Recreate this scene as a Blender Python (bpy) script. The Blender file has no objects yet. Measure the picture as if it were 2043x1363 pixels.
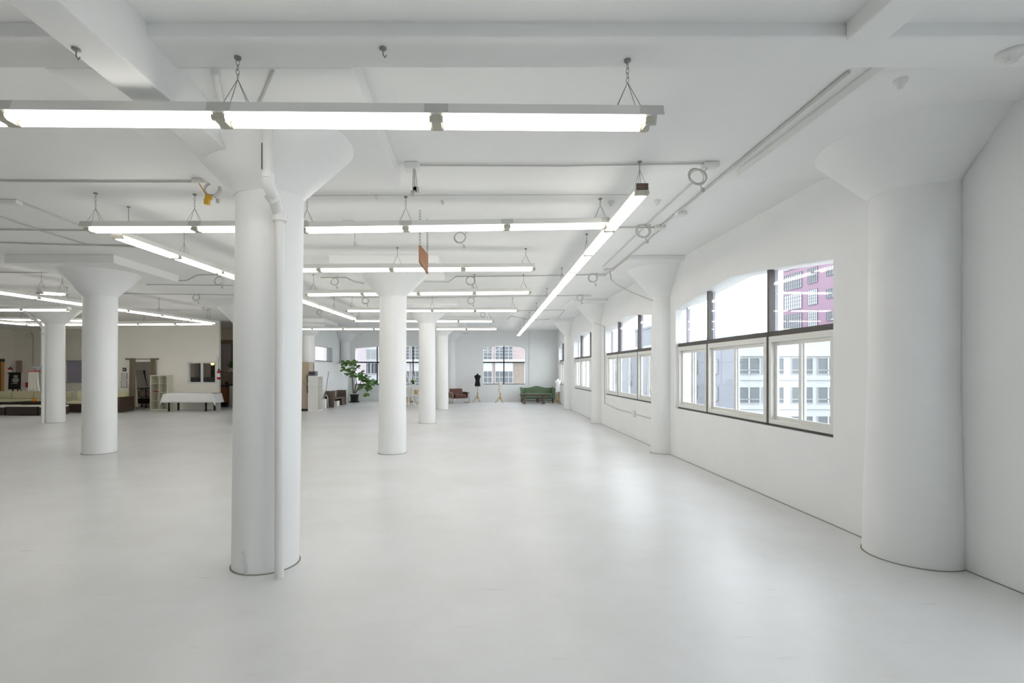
import bpy, bmesh, math, random
from mathutils import Vector, Matrix
random.seed(7)
scene = bpy.context.scene
COL = scene.collection
PI = math.pi
V = Vector
H = 1.70          # eye height
F = 1000.0        # focal length in pixels of the 2043 px frame
VX, VY = 950.0, 739.0
CEIL = 3.86
PANEL = 3.70

def P(px, py, d):
    return V(((px - VX) / F * d, d, H - (py - VY) / F * d))
def X(px, d): return (px - VX) / F * d
def Z(py, d): return H - (py - VY) / F * d
def D(py): return H * F / (py - VY)          # depth of a floor point

# ------------------------------------------------------------------ materials
def lin(h):
    h = h.lstrip('#')
    c = [int(h[i:i+2], 16) / 255 for i in (0, 2, 4)]
    return [(x / 12.92 if x <= .04045 else ((x + .055) / 1.055) ** 2.4) for x in c] + [1]

def mat(name, hexcol, rough=.6, metal=0, noise=0, nscale=8, bump=0, bscale=30, spec=.5, col2=None, stretch=None):
    m = bpy.data.materials.new(name); m.use_nodes = True
    nt = m.node_tree; b = nt.nodes['Principled BSDF']
    c = lin(hexcol)
    b.inputs['Base Color'].default_value = c
    b.inputs['Roughness'].default_value = rough
    b.inputs['Metallic'].default_value = metal
    b.inputs['Specular IOR Level'].default_value = spec
    if noise or bump:
        tc = nt.nodes.new('ShaderNodeTexCoord')
        mp = nt.nodes.new('ShaderNodeMapping')
        nt.links.new(tc.outputs['Object'], mp.inputs['Vector'])
        if stretch: mp.inputs['Scale'].default_value = stretch
    if noise:
        n = nt.nodes.new('ShaderNodeTexNoise'); n.inputs['Scale'].default_value = nscale
        n.inputs['Detail'].default_value = 5
        nt.links.new(mp.outputs['Vector'], n.inputs['Vector'])
        r = nt.nodes.new('ShaderNodeValToRGB')
        r.color_ramp.elements[0].position = .3; r.color_ramp.elements[1].position = .7
        c2 = lin(col2) if col2 else [max(0, x * (1 - noise)) for x in c[:3]] + [1]
        r.color_ramp.elements[0].color = c2; r.color_ramp.elements[1].color = c
        nt.links.new(n.outputs['Fac'], r.inputs['Fac'])
        nt.links.new(r.outputs['Color'], b.inputs['Base Color'])
    if bump:
        n2 = nt.nodes.new('ShaderNodeTexNoise'); n2.inputs['Scale'].default_value = bscale
        n2.inputs['Detail'].default_value = 4
        nt.links.new(mp.outputs['Vector'], n2.inputs['Vector'])
        bp = nt.nodes.new('ShaderNodeBump'); bp.inputs['Strength'].default_value = bump
        bp.inputs['Distance'].default_value = .02
        nt.links.new(n2.outputs['Fac'], bp.inputs['Height'])
        nt.links.new(bp.outputs['Normal'], b.inputs['Normal'])
    return m

def emis(name, hexcol, s):
    m = bpy.data.materials.new(name); m.use_nodes = True
    nt = m.node_tree; nt.nodes.remove(nt.nodes['Principled BSDF'])
    e = nt.nodes.new('ShaderNodeEmission'); e.inputs['Color'].default_value = lin(hexcol)
    e.inputs['Strength'].default_value = s
    nt.links.new(e.outputs[0], nt.nodes['Material Output'].inputs[0])
    return m

def glass(name, tint='ffffff', ior=1.5):
    m = bpy.data.materials.new(name); m.use_nodes = True
    nt = m.node_tree; nt.nodes.remove(nt.nodes['Principled BSDF'])
    t = nt.nodes.new('ShaderNodeBsdfTransparent'); t.inputs['Color'].default_value = lin(tint)
    g = nt.nodes.new('ShaderNodeBsdfGlossy'); g.inputs['Roughness'].default_value = 0.0
    fr = nt.nodes.new('ShaderNodeFresnel'); fr.inputs['IOR'].default_value = ior
    mx = nt.nodes.new('ShaderNodeMixShader')
    ge = nt.nodes.new('ShaderNodeNewGeometry'); mu = nt.nodes.new('ShaderNodeMath'); mu.operation = 'SUBTRACT'; mu.use_clamp = True
    nt.links.new(fr.outputs[0], mu.inputs[0]); nt.links.new(ge.outputs['Backfacing'], mu.inputs[1])
    nt.links.new(mu.outputs[0], mx.inputs[0]); nt.links.new(t.outputs[0], mx.inputs[1])
    nt.links.new(g.outputs[0], mx.inputs[2])
    nt.links.new(mx.outputs[0], nt.nodes['Material Output'].inputs[0])
    return m

def mesh_screen(name, hexcol, op):
    m = bpy.data.materials.new(name); m.use_nodes = True
    nt = m.node_tree; b = nt.nodes['Principled BSDF']
    b.inputs['Base Color'].default_value = lin(hexcol); b.inputs['Alpha'].default_value = op
    b.inputs['Roughness'].default_value = .8
    return m

M = {}
TUBE = 9.0
M['wall'] = mat('white_painted_plaster', 'edeeee', .55, noise=.035, nscale=1.3, bump=.10, bscale=9)
M['wallw'] = mat('cream_white_painted_wall', 'f2eee6', .6, noise=.03, nscale=1.5, bump=.05, bscale=9)
M['ceil'] = mat('white_painted_concrete', 'ecedec', .65, noise=.04, nscale=1.1, bump=.12, bscale=7)
M['column'] = mat('white_column_paint', 'edeeee', .5, noise=.03, nscale=2.5, bump=.10, bscale=10)
M['joint'] = mat('dirty_floor_joint', '8a8a80', .9)
M['pipe'] = mat('white_pipe_paint', 'e0e0de', .45)
M['conduit'] = mat('painted_grey_conduit', 'c2c2be', .45)
M['cable'] = mat('pale_grey_cable', 'c2c2bc', .6)
M['chan'] = mat('white_enamel_channel', 'e4e4e0', .4)
M['vent'] = mat('slotted_grey_vent_plate', 'c4c4c0', .5)
M['hold'] = mat('beige_lampholder_plastic', 'b9b6a8', .5)
M['cap'] = mat('aluminium_tube_cap', 'c8c6bc', .4, metal=.6)
M['wire'] = mat('grey_steel_chain', '8c8c88', .45, metal=.5)
M['dark'] = mat('dark_bronze_window_metal', '4a4644', .45, metal=.2)
M['darker'] = mat('black_window_metal', '2c2a2a', .45)
M['post'] = mat('lavender_grey_steel', '9a9aa6', .5)
M['sash'] = mat('white_window_vinyl', 'dededa', .4)
M['glass'] = glass('clear_window_glass')
M['bronzeglass'] = glass('clear_upper_glass', ior=1.45)
M['screen'] = mesh_screen('dark_insect_screen', '303034', .12)
M['tube'] = emis('lit_fluorescent_tube', 'fcf7ee', TUBE)
M['bulb'] = emis('warm_lit_globe', 'ffb45a', 6)
M['green'] = mat('green_velvet', '687d62', .85, noise=.15, nscale=14)
M['wooddark'] = mat('dark_brown_wood', '54433a', .5, noise=.35, nscale=6, stretch=(1, 1, 6))
M['woodmid'] = mat('weathered_brown_wood', '6a5a4e', .6, noise=.4, nscale=5, stretch=(6, 6, 1))
M['pine'] = mat('pale_pine_wood', 'c8a468', .5, noise=.2, nscale=10, stretch=(4, 4, 1))
M['leather'] = mat('brown_leather', '6b4238', .42, noise=.2, nscale=12)
M['chrome'] = mat('brushed_steel', '8f9496', .3, metal=.9)
M['bentwood'] = mat('pale_bentwood', 'b58a66', .45)
M['blackcloth'] = mat('black_jersey', '0b0b0c', .85)
M['cream'] = mat('cream_linen', 'd6d2c8', .85)
M['whitecloth'] = mat('white_cloth', 'eaeaea', .8)
M['leaf'] = mat('glossy_green_leaf', '5c8c32', .4, noise=.5, nscale=9)
M['bark'] = mat('grey_brown_bark', '5a4a3c', .8)
M['pot'] = mat('black_plastic_pot', '232524', .5)
M['soil'] = mat('dark_soil', '2a211a', .95)
M['white'] = mat('white_melamine', 'e2e2de', .4)
M['offwhite'] = mat('off_white_melamine', 'd8d6c6', .45)
M['tan'] = mat('tan_enamel', 'b3a58c', .5)
M['tan2'] = mat('pinkish_beige_enamel', 'b7a898', .5)
M['grey'] = mat('dark_grey_plastic', '5c5c66', .5)
M['black'] = mat('black_plastic', '141414', .5)
M['brownboard'] = mat('orange_brown_board', '9a6440', .55, noise=.2, nscale=5)
M['rattan'] = mat('dark_brown_wicker', '33261e', .6, noise=.3, nscale=40)
M['rattan2'] = mat('brown_wicker', '4a3a2c', .6, noise=.3, nscale=40)
M['cushion'] = mat('cream_cushion_fabric', 'cfcaa8', .85)
M['cushwhite'] = mat('white_cushion_fabric', 'dedbd2', .85)
M['orange'] = mat('orange_glazed_ceramic', 'e0801e', .4)
M['red'] = mat('red_enamel', 'a81420', .35)
M['curtain'] = mat('taupe_curtain_cloth', '857968', .85)
M['curtlin'] = mat('cream_curtain_lining', 'cfc6b6', .85)
M['lav'] = mat('lavender_blind', 'a6a0b4', .8)
M['paper'] = mat('white_paper', 'e6e6e2', .7)
M['cabwood'] = mat('orange_brown_cabinet_wood', '7d4f22', .45, noise=.3, nscale=6, stretch=(8, 8, 1))
M['beige'] = mat('taupe_backsplash', '9b8c80', .6)
M['greydoor'] = mat('cool_grey_door_paint', 'b4b4bc', .5)
M['bluegrey'] = mat('cool_grey_wall_paint', '9aa2a4', .6)
M['trimb'] = mat('brown_door_trim', '8d7d6c', .5)
M['yellow'] = mat('yellow_plug', 'd8a82c', .5)
M['brass'] = mat('aged_bronze_rod', '6b5c40', .4, metal=.5)
M['pole'] = mat('golden_wood_pole', 'b0803a', .5)
M['pink'] = mat('pale_pink_notice', 'b9a2a0', .7)
M['blue'] = mat('blue_sticker', '3c8cc8', .5)
# outside
M['facade'] = mat('white_stucco_facade', 'a9acae', .8, noise=.03, nscale=.3)
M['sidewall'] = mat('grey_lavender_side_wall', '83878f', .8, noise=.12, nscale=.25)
M['magenta'] = mat('mauve_pink_facade', '7c6474', .8, noise=.05, nscale=.3)
M['owin'] = mat('grey_window_pane', '5c6164', .25)
M['olight'] = mat('bright_window_blind', '9ea4a4', .6)
M['oframe'] = mat('white_window_trim', 'a4a7a9', .6)
M['ogrid'] = mat('grey_steel_window_grid', '5e5e66', .6)
M['odark'] = mat('dark_window_pane', '4c5054', .2)
M['street'] = mat('grey_street', '8c8c8a', .9)

def brickmat(name, a, b_, mortar, scale):
    m = bpy.data.materials.new(name); m.use_nodes = True
    nt = m.node_tree; b = nt.nodes['Principled BSDF']; b.inputs['Roughness'].default_value = .85
    tc = nt.nodes.new('ShaderNodeTexCoord'); mp = nt.nodes.new('ShaderNodeMapping')
    mp.inputs['Rotation'].default_value = (PI / 2, 0, 0)
    br = nt.nodes.new('ShaderNodeTexBrick')
    br.inputs['Color1'].default_value = lin(a); br.inputs['Color2'].default_value = lin(b_)
    br.inputs['Mortar'].default_value = lin(mortar); br.inputs['Scale'].default_value = scale
    br.inputs['Mortar Size'].default_value = .02
    nt.links.new(tc.outputs['Object'], mp.inputs['Vector']); nt.links.new(mp.outputs[0], br.inputs['Vector'])
    nt.links.new(br.outputs['Color'], b.inputs['Base Color'])
    return m
M['brick'] = brickmat('pale_pink_brick', '948684', '8c7d7b', '9a9090', 1.3)
M['brick2'] = brickmat('beige_brown_brick', '7c736a', '746960', '857d76', 1.3)

def floor_mat():
    m = bpy.data.materials.new('white_epoxy_floor'); m.use_nodes = True
    nt = m.node_tree; b = nt.nodes['Principled BSDF']
    tc = nt.nodes.new('ShaderNodeTexCoord')
    n1 = nt.nodes.new('ShaderNodeTexNoise'); n1.inputs['Scale'].default_value = .55; n1.inputs['Detail'].default_value = 9
    n1.inputs['Roughness'].default_value = .65
    nt.links.new(tc.outputs['Object'], n1.inputs['Vector'])
    r1 = nt.nodes.new('ShaderNodeValToRGB')
    r1.color_ramp.elements[0].position = .30; r1.color_ramp.elements[0].color = lin('d2d2d0')
    r1.color_ramp.elements[1].position = .62; r1.color_ramp.elements[1].color = lin('dedfe1')
    nt.links.new(n1.outputs['Fac'], r1.inputs['Fac'])
    # scuff streaks
    mp = nt.nodes.new('ShaderNodeMapping'); mp.inputs['Scale'].default_value = (1.2, 7, 1)
    mp.inputs['Rotation'].default_value = (0, 0, .5)
    nt.links.new(tc.outputs['Object'], mp.inputs['Vector'])
    n2 = nt.nodes.new('ShaderNodeTexNoise'); n2.inputs['Scale'].default_value = 2.2; n2.inputs['Detail'].default_value = 8
    nt.links.new(mp.outputs[0], n2.inputs['Vector'])
    r2 = nt.nodes.new('ShaderNodeValToRGB')
    r2.color_ramp.elements[0].position = .66; r2.color_ramp.elements[0].color = (1, 1, 1, 1)
    r2.color_ramp.elements[1].position = .80; r2.color_ramp.elements[1].color = lin('dcd9d2')
    nt.links.new(n2.outputs['Fac'], r2.inputs['Fac'])
    mx = nt.nodes.new('ShaderNodeMix'); mx.data_type = 'RGBA'; mx.blend_type = 'MULTIPLY'
    mx.inputs[0].default_value = .7
    nt.links.new(r1.outputs[0], mx.inputs[6]); nt.links.new(r2.outputs[0], mx.inputs[7])
    nt.links.new(mx.outputs[2], b.inputs['Base Color'])
    n3 = nt.nodes.new('ShaderNodeTexNoise'); n3.inputs['Scale'].default_value = 1.4; n3.inputs['Detail'].default_value = 6
    nt.links.new(tc.outputs['Object'], n3.inputs['Vector'])
    mr = nt.nodes.new('ShaderNodeMapRange'); mr.inputs['To Min'].default_value = .285; mr.inputs['To Max'].default_value = .34
    nt.links.new(n3.outputs['Fac'], mr.inputs['Value']); nt.links.new(mr.outputs[0], b.inputs['Roughness'])
    b.inputs['Specular IOR Level'].default_value = .5
    bp = nt.nodes.new('ShaderNodeBump'); bp.inputs['Strength'].default_value = .04; bp.inputs['Distance'].default_value = .02
    nt.links.new(n3.outputs['Fac'], bp.inputs['Height']); nt.links.new(bp.outputs[0], b.inputs['Normal'])
    return m
M['floor'] = floor_mat()

# ------------------------------------------------------------------ mesh builder
class MB:
    def __init__(s): s.v = []; s.f = []; s.sm = []
    def add(s, vs, fs, smooth=False):
        o = len(s.v); s.v += [tuple(x) for x in vs]
        for f in fs: s.f.append([i + o for i in f]); s.sm.append(smooth)
        return s
    def box(s, lo, hi, rz=0, about=None):
        x0, y0, z0 = lo; x1, y1, z1 = hi
        vs = [V((x, y, z)) for z in (z0, z1) for y in (y0, y1) for x in (x0, x1)]
        if rz:
            c = V(about) if about else (V(lo) + V(hi)) / 2
            R = Matrix.Rotation(rz, 3, 'Z'); vs = [c + R @ (v - c) for v in vs]
        return s.add(vs, [(0, 2, 3, 1), (4, 5, 7, 6), (0, 1, 5, 4), (1, 3, 7, 5), (3, 2, 6, 7), (2, 0, 4, 6)])
    def cbox(s, c, size, u=None, v=None, w=None):
        c = V(c); u = V(u) if u else V((1, 0, 0)); v = V(v) if v else V((0, 1, 0)); w = V(w) if w else u.cross(v)
        a, b, d = [x / 2 for x in size]
        vs = [c + u * (i * a) + v * (j * b) + w * (k * d) for k in (-1, 1) for j in (-1, 1) for i in (-1, 1)]
        return s.add(vs, [(0, 2, 3, 1), (4, 5, 7, 6), (0, 1, 5, 4), (1, 3, 7, 5), (3, 2, 6, 7), (2, 0, 4, 6)])
    def prism(s, pts, vec):
        pts = [V(p) for p in pts]; vec = V(vec); n = len(pts)
        vs = pts + [p + vec for p in pts]
        fs = [list(range(n))[::-1], list(range(n, 2 * n))] + [(i, (i + 1) % n, (i + 1) % n + n, i + n) for i in range(n)]
        return s.add(vs, fs)
    def tube(s, p0, p1, r, r1=None, n=10, caps=True):
        p0, p1 = V(p0), V(p1); r1 = r if r1 is None else r1
        d = (p1 - p0).normalized()
        a = d.orthogonal().normalized(); b = d.cross(a)
        c0 = [p0 + (a * math.cos(t) + b * math.sin(t)) * r for t in [2 * PI * i / n for i in range(n)]]
        c1 = [p1 + (a * math.cos(t) + b * math.sin(t)) * r1 for t in [2 * PI * i / n for i in range(n)]]
        s.add(c0 + c1, [(i, (i + 1) % n, (i + 1) % n + n, i + n) for i in range(n)], True)
        if caps:
            s.add(c0, [list(range(n))[::-1]]); s.add(c1, [list(range(n))])
        return s
    def path(s, pts, r, n=8, closed=False):
        pts = [V(p) for p in pts]; m = len(pts); vs = []
        up = None
        for i, p in enumerate(pts):
            if closed: t = pts[(i + 1) % m] - pts[i - 1]
            else: t = pts[min(i + 1, m - 1)] - pts[max(i - 1, 0)]
            t = t.normalized()
            if up is None: a = t.orthogonal().normalized()
            else:
                a = up - t * up.dot(t)
                a = a.normalized() if a.length > 1e-6 else t.orthogonal().normalized()
            up = a; b = t.cross(a)
            rr = r[i] if isinstance(r, (list, tuple)) else r
            vs += [p + (a * math.cos(2 * PI * k / n) + b * math.sin(2 * PI * k / n)) * rr for k in range(n)]
        fs = []
        for i in range(m if closed else m - 1):
            j = (i + 1) % m
            fs += [(i * n + k, i * n + (k + 1) % n, j * n + (k + 1) % n, j * n + k) for k in range(n)]
        s.add(vs, fs, True)
        if not closed:
            s.add(vs[:n], [list(range(n))[::-1]]); s.add(vs[-n:], [list(range(n))])
        return s
    def lathe(s, prof, c=(0, 0, 0), n=40, sx=1, sy=1, smooth=True, cap=True, rot=0):
        c = V(c); vs = []
        for (r, z) in prof:
            vs += [c + V((r * sx * math.cos(2 * PI * k / n + rot), r * sy * math.sin(2 * PI * k / n + rot), z)) for k in range(n)]
        fs = []
        for i in range(len(prof) - 1):
            fs += [(i * n + k, i * n + (k + 1) % n, (i + 1) * n + (k + 1) % n, (i + 1) * n + k) for k in range(n)]
        s.add(vs, fs, smooth)
        if cap:
            s.add(vs[:n], [list(range(n))[::-1]]); s.add(vs[-n:], [list(range(n))])
        return s
    def loft(s, secs, n=24, smooth=True):
        """secs: (cx, cy, z, half-width, half-depth)"""
        vs = []
        for (cx, cy, z, a, b) in secs:
            vs += [V((cx + a * math.cos(2 * PI * k / n), cy + b * math.sin(2 * PI * k / n), z)) for k in range(n)]
        fs = []
        for i in range(len(secs) - 1):
            fs += [(i * n + k, i * n + (k + 1) % n, (i + 1) * n + (k + 1) % n, (i + 1) * n + k) for k in range(n)]
        s.add(vs, fs, smooth); s.add(vs[:n], [list(range(n))[::-1]]); s.add(vs[-n:], [list(range(n))])
        return s
    def ring(s, c, R, r, u, v, n=28, m=6, sq=1):
        c = V(c); u = V(u); v = V(v)
        return s.path([c + u * (R * math.cos(2 * PI * k / n)) + v * (R * sq * math.sin(2 * PI * k / n)) for k in range(n)], r, m, True)
    def sphere(s, c, r, n=14, m=8, sz=1):
        prof = [(max(1e-4, r * math.sin(PI * i / m)), -r * sz * math.cos(PI * i / m)) for i in range(m + 1)]
        return s.lathe(prof, c, n, cap=False)
    def clampx(s, xmax):
        s.v = [(min(x, xmax), y, z) for x, y, z in s.v]; return s
    def clampy(s, ymax):
        s.v = [(x, min(y, ymax), z) for x, y, z in s.v]; return s
    def rot(s, rz, c=(0, 0, 0)):
        R = Matrix.Rotation(rz, 3, 'Z'); c = V(c)
        s.v = [tuple(c + R @ (V(p) - c)) for p in s.v]; return s
    def build(s, name, material, parent=None, off=None, bevel=0, seg=2, sub=0):
        me = bpy.data.meshes.new(name)
        vs = s.v
        if off is not None: vs = [(x - off[0], y - off[1], z - off[2]) for x, y, z in vs]
        me.from_pydata(vs, [], s.f)
        me.polygons.foreach_set('use_smooth', s.sm)
        me.materials.append(material); me.update()
        bm = bmesh.new(); bm.from_mesh(me); bmesh.ops.recalc_face_normals(bm, faces=bm.faces); bm.to_mesh(me); bm.free()
        o = bpy.data.objects.new(name, me); COL.objects.link(o)
        if parent: o.parent = parent
        if bevel:
            b = o.modifiers.new('bevel', 'BEVEL'); b.width = bevel; b.segments = seg; b.limit_method = 'ANGLE'
        if sub:
            q = o.modifiers.new('subsurf', 'SUBSURF'); q.levels = sub; q.render_levels = sub
        return o

class T:
    """a thing: an Empty at its base; parts are given in world coordinates unless local"""
    def __init__(s, name, label, cat, loc, group=None, rz=0, kind=None):
        o = bpy.data.objects.new(name, None); COL.objects.link(o)
        o.location = loc; o.rotation_euler = (0, 0, rz); o.empty_display_size = .1
        s.o = o; s.loc = V(loc); s.local = rz != 0
        if label: o['label'] = label
        if cat: o['category'] = cat
        if group: o['group'] = group
        if kind: o['kind'] = kind
    def part(s, name, mb, m, parent=None, label=None, **k):
        off = None if s.local else s.loc
        r = mb.build(name, m, parent or s.o, off, **k)
        if label: r['label'] = label
        return r

def one(name, mb, m, label, cat, group=None, kind=None, **k):
    c = sum((V(p) for p in mb.v), V()) / len(mb.v)
    zmin = min(p[2] for p in mb.v); c.z = zmin
    o = mb.build(name, m, None, c, **k); o.location = c
    if label: o['label'] = label
    if cat: o['category'] = cat
    if group: o['group'] = group
    if kind: o['kind'] = kind
    return o
def struct(name, mb, m, parent=None, label=None, **k):
    o = mb.build(name, m, parent, **k)
    if parent is None: o['kind'] = 'structure'
    if label: o['label'] = label
    return o

# ------------------------------------------------------------------ room shell
YB, YF = -7.0, 27.3          # wall behind the camera, far wall
XL, XR0 = -24.5, 4.16
mb = MB().box((XL - .4, YB - .4, -.3), (4.8, YF + .4, 0)); struct('floor', mb, M['floor'])
mb = MB().box((XL - .4, 3.0, CEIL), (4.8, YF + .4, CEIL + .3))
mb.box((XL - .4, YB - .4, 3.78), (4.8, 3.0, CEIL + .3)); struct('ceiling', mb, M['ceil'])

TH = .3
class Fr:
    def __init__(s, o, u, n): s.o = V(o); s.u = V(u).normalized(); s.n = V(n).normalized()
    def __call__(s, a, t, z): return s.o + s.u * a + s.n * t + V((0, 0, z))
def wall_bay(mb, fr, s0, s1, wins, z1=CEIL, th=TH):
    br = [s0]; cells = []
    for w in sorted(wins, key=lambda w: w['top'][0][0]):
        tp = w['top']
        cells.append((br[-1], tp[0][0], None))
        for a, b in zip(tp[:-1], tp[1:]): cells.append((a[0], b[0], (w['sill'], a[1], b[1])))
        br.append(tp[-1][0])
    cells.append((br[-1], s1, None))
    n = fr.n * th
    for a, b, w in cells:
        if b - a < 1e-4: continue
        if w is None: mb.prism([fr(a, 0, 0), fr(b, 0, 0), fr(b, 0, z1), fr(a, 0, z1)], n)
        else:
            if w[0] > 0: mb.prism([fr(a, 0, 0), fr(b, 0, 0), fr(b, 0, w[0]), fr(a, 0, w[0])], n)
            mb.prism([fr(a, 0, w[1]), fr(b, 0, w[2]), fr(b, 0, z1), fr(a, 0, z1)], n)

SILL, TRANS = .955, 2.19
RTOP = [(-2.17, 2.92), (-.87, 3.065), (0, 3.135), (.93, 3.055), (2.17, 2.88)]
def topz(top, s):
    for a, b in zip(top[:-1], top[1:]):
        if a[0] <= s <= b[0]: return a[1] + (b[1] - a[1]) * (s - a[0]) / (b[0] - a[0])
    return top[-1][1]

def build_window(n, fr, c, top, mull, sill=SILL, trans=TRANS, plane=.07, sashes=True, dark='dark', label=None, posts=True, fw=.05, screens=True):
    root = T('window_%d' % n, label, None, fr(c, plane, sill), kind='structure')
    tp = [(c + a, z) for a, z in top]
    s0, s1 = tp[0][0], tp[-1][0]
    m = MB()
    def bar(a0, a1, z0, z1, t0, t1, mm): mm.prism([fr(a0, t0, z0), fr(a1, t0, z0), fr(a1, t0, z1), fr(a0, t0, z1)], fr.n * (t1 - t0))
    bar(s0, s1, sill, sill + .03, plane - .02, plane + .05, m)
    root.part('sill_rail', m, M[dark])
    m = MB(); bar(s0, s1, trans - .033, trans + .033, plane - .02, plane + .06, m); root.part('transom', m, M[dark])
    cuts = [s0] + [c + a for a in mull] + [s1]
    for a in mull:
        m = MB(); a += c; bar(a - fw / 2, a + fw / 2, sill, topz(tp, a) - .002, plane - .02, plane + .05, m)
        root.part('mullion', m, M[dark])
    if posts:
        for a in mull + [1.95]:
            a = a + c; m = MB(); zt = min(topz(tp, max(a - .09, s0)), topz(tp, min(a + .09, s1)))
            bar(a - .02, a + .02, trans, zt, plane + .06, plane + .105, m)
            root.part('steel_post', m, M['post'])
    for i in range(len(cuts) - 1):
        a, b = cuts[i], cuts[i + 1]
        # upper pane follows the wall opening
        ps = [(a, topz(tp, a))] + [q for q in tp if a < q[0] < b] + [(b, topz(tp, b))]
        m = MB(); m.prism([fr(a, plane + .01, trans), fr(b, plane + .01, trans)] + [fr(q, plane + .01, z) for q, z in ps[::-1]], fr.n * .006)
        root.part('upper_pane', m, M['bronzeglass'])
        if sashes:
            g = fw / 2 + .004; a2, b2 = a + g, b - g; z0, z1 = sill + .032, trans - .036; w = .055
            m = MB()
            bar(a2, b2, z0, z0 + w, plane - .03, plane + .07, m); bar(a2, b2, z1 - w - .02, z1, plane - .03, plane + .07, m)
            bar(a2, a2 + w, z0 + w, z1 - w - .02, plane - .03, plane + .07, m); bar(b2 - w, b2, z0 + w, z1 - w - .02, plane - .03, plane + .07, m)
            fo = root.part('sliding_frame', m, M['sash'])
            mid = (a2 + b2) / 2
            for k, (q0, q1, t) in enumerate(((a2 + w, mid + .03, plane + .005), (mid - .03, b2 - w, plane + .035))):
                m = MB(); w2 = .05
                bar(q0, q1, z0 + w, z0 + w + w2, t - .014, t + .014, m); bar(q0, q1, z1 - w - .02 - w2, z1 - w - .02, t - .014, t + .014, m)
                bar(q0, q0 + w2, z0 + w + w2, z1 - w - .02 - w2, t - .014, t + .014, m); bar(q1 - w2, q1, z0 + w + w2, z1 - w - .02 - w2, t - .014, t + .014, m)
                so = root.part('sash', m, M['sash'], parent=fo); so.location = (0, 0, 0)
                m = MB(); bar(q0 + w2, q1 - w2, z0 + w + w2, z1 - w - .02 - w2, t - .003, t + .003, m)
                root.part('pane', m, M['glass'], parent=fo)
                if k == 0 and screens:
                    m = MB(); bar(q0 + w2, q1 - w2, z0 + w + w2, z1 - w - .02 - w2, plane + .06, plane + .063, m)
                    root.part('insect_screen', m, M['screen'], parent=fo)
        else:
            m = MB(); bar(a, b, sill, trans, plane + .01, plane + .016, m); root.part('lower_pane', m, M['glass'])
    return root

# right wall: five bays in plan
WR = [(4.16, YB), (4.16, 4.4), (3.92, 4.4), (3.915, 10.36), (3.965, 16.10), (4.09, 21.9), (4.42, YF)]
mb = MB()
bays = [(WR[0], WR[1], [1.40, -4.1]), (WR[2], WR[3], [7.67]), (WR[3], WR[4], [13.2]), (WR[4], WR[5], [18.73]), (WR[5], WR[6], [24.3])]
wn = 0
for (p, q, cs) in bays:
    u = V((q[0] - p[0], q[1] - p[1], 0)); L = u.length
    fr = Fr((p[0], p[1], 0), u, (u.y, -u.x, 0))
    wins = []
    for c in cs:
        sc = c - p[1]; wins.append(dict(sill=SILL, top=[(sc + a, z) for a, z in RTOP], c=sc))
    wall_bay(mb, fr, 0, L, wins)
    for w, c in zip(wins, cs):
        wn += 1
        build_window(wn, fr, w['c'], RTOP, [-.86, .92])
mb.box((3.95, 4.35, 0), (4.46, 4.45, CEIL))
struct('wall_right', mb, M['wall'])
# floor crack along the right wall
mb = MB()
for p, q in ((WR[0], WR[1]), (WR[2], WR[3]), (WR[3], WR[4]), (WR[4], WR[5]), (WR[5], WR[6])):
    u = V((q[0] - p[0], q[1] - p[1], 0)).normalized(); n = V((-u.y, u.x, 0))
    a, b = V((p[0], p[1], 0)), V((q[0], q[1], 0))
    mb.prism([a, b, b + n * .008, a + n * .008], V((0, 0, .006)))
struct('baseboard_right', mb, M['joint'])

# far wall with two windows in view, side wall with one
XS = -7.4
fr = Fr((0, YF, 0), (1, 0, 0), (0, 1, 0))
FT1 = [(-1.135, 2.80), (-1.08, 2.90), (-.98, 2.95), (-.4, 3.02), (0, 3.03), (.5, 3.0), (.98, 2.95), (1.08, 2.88), (1.135, 2.78)]
FT2 = [(-2.17, 2.90), (-.98, 3.0), (0, 3.04), (.98, 3.0), (2.17, 2.90)]
mb = MB()
wall_bay(mb, fr, XS, 4.75, [dict(sill=.936, top=[(1.515 + a, z) for a, z in FT1]), dict(sill=.936, top=[(-4.42 + a, z) for a, z in FT2])])
struct('wall_far', mb, M['wall'])
build_window(wn + 1, fr, 1.515, FT1, [0], .936, 2.137, sashes=False, dark='darker', posts=False, fw=.06)
build_window(wn + 2, fr, -4.42, FT2, [-.98, .98], .936, 2.137, sashes=False, dark='darker', posts=False, fw=.06)
frs = Fr((XS, 0, 0), (0, 1, 0), (-1, 0, 0))
ST = [(-1.85, 2.82), (0, 2.85), (1.85, 2.85)]
mb = MB(); wall_bay(mb, frs, 22.2, YF + .3, [dict(sill=2.13, top=[(23.95 + a, z) for a, z in ST])]); struct('wall_alcove', mb, M['wall'])
r = T('window_%d' % (wn + 3), None, None, frs(23.95, .07, 2.13), kind='structure')
m = MB(); m.prism([frs(22.1, .05, 2.13), frs(25.8, .05, 2.13), frs(25.8, .05, 2.17), frs(22.1, .05, 2.17)], frs.n * .06); r.part('sill_rail', m, M['darker'])
m = MB(); m.prism([frs(22.1, .07, 2.17), frs(25.8, .07, 2.17), frs(25.8, .07, 2.85), frs(23.95, .07, 2.85), frs(22.1, .07, 2.82)], frs.n * .006); r.part('upper_pane', m, M['glass'])
# left wall, wall behind the camera
mb = MB().box((XL - .3, YB, 0), (XL, YF, CEIL)); struct('wall_left', mb, M['wallw'])
mb = MB().box((XL - .3, YB - .3, 0), (4.46, YB, CEIL)); struct('wall_back', mb, M['wall'])
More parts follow.
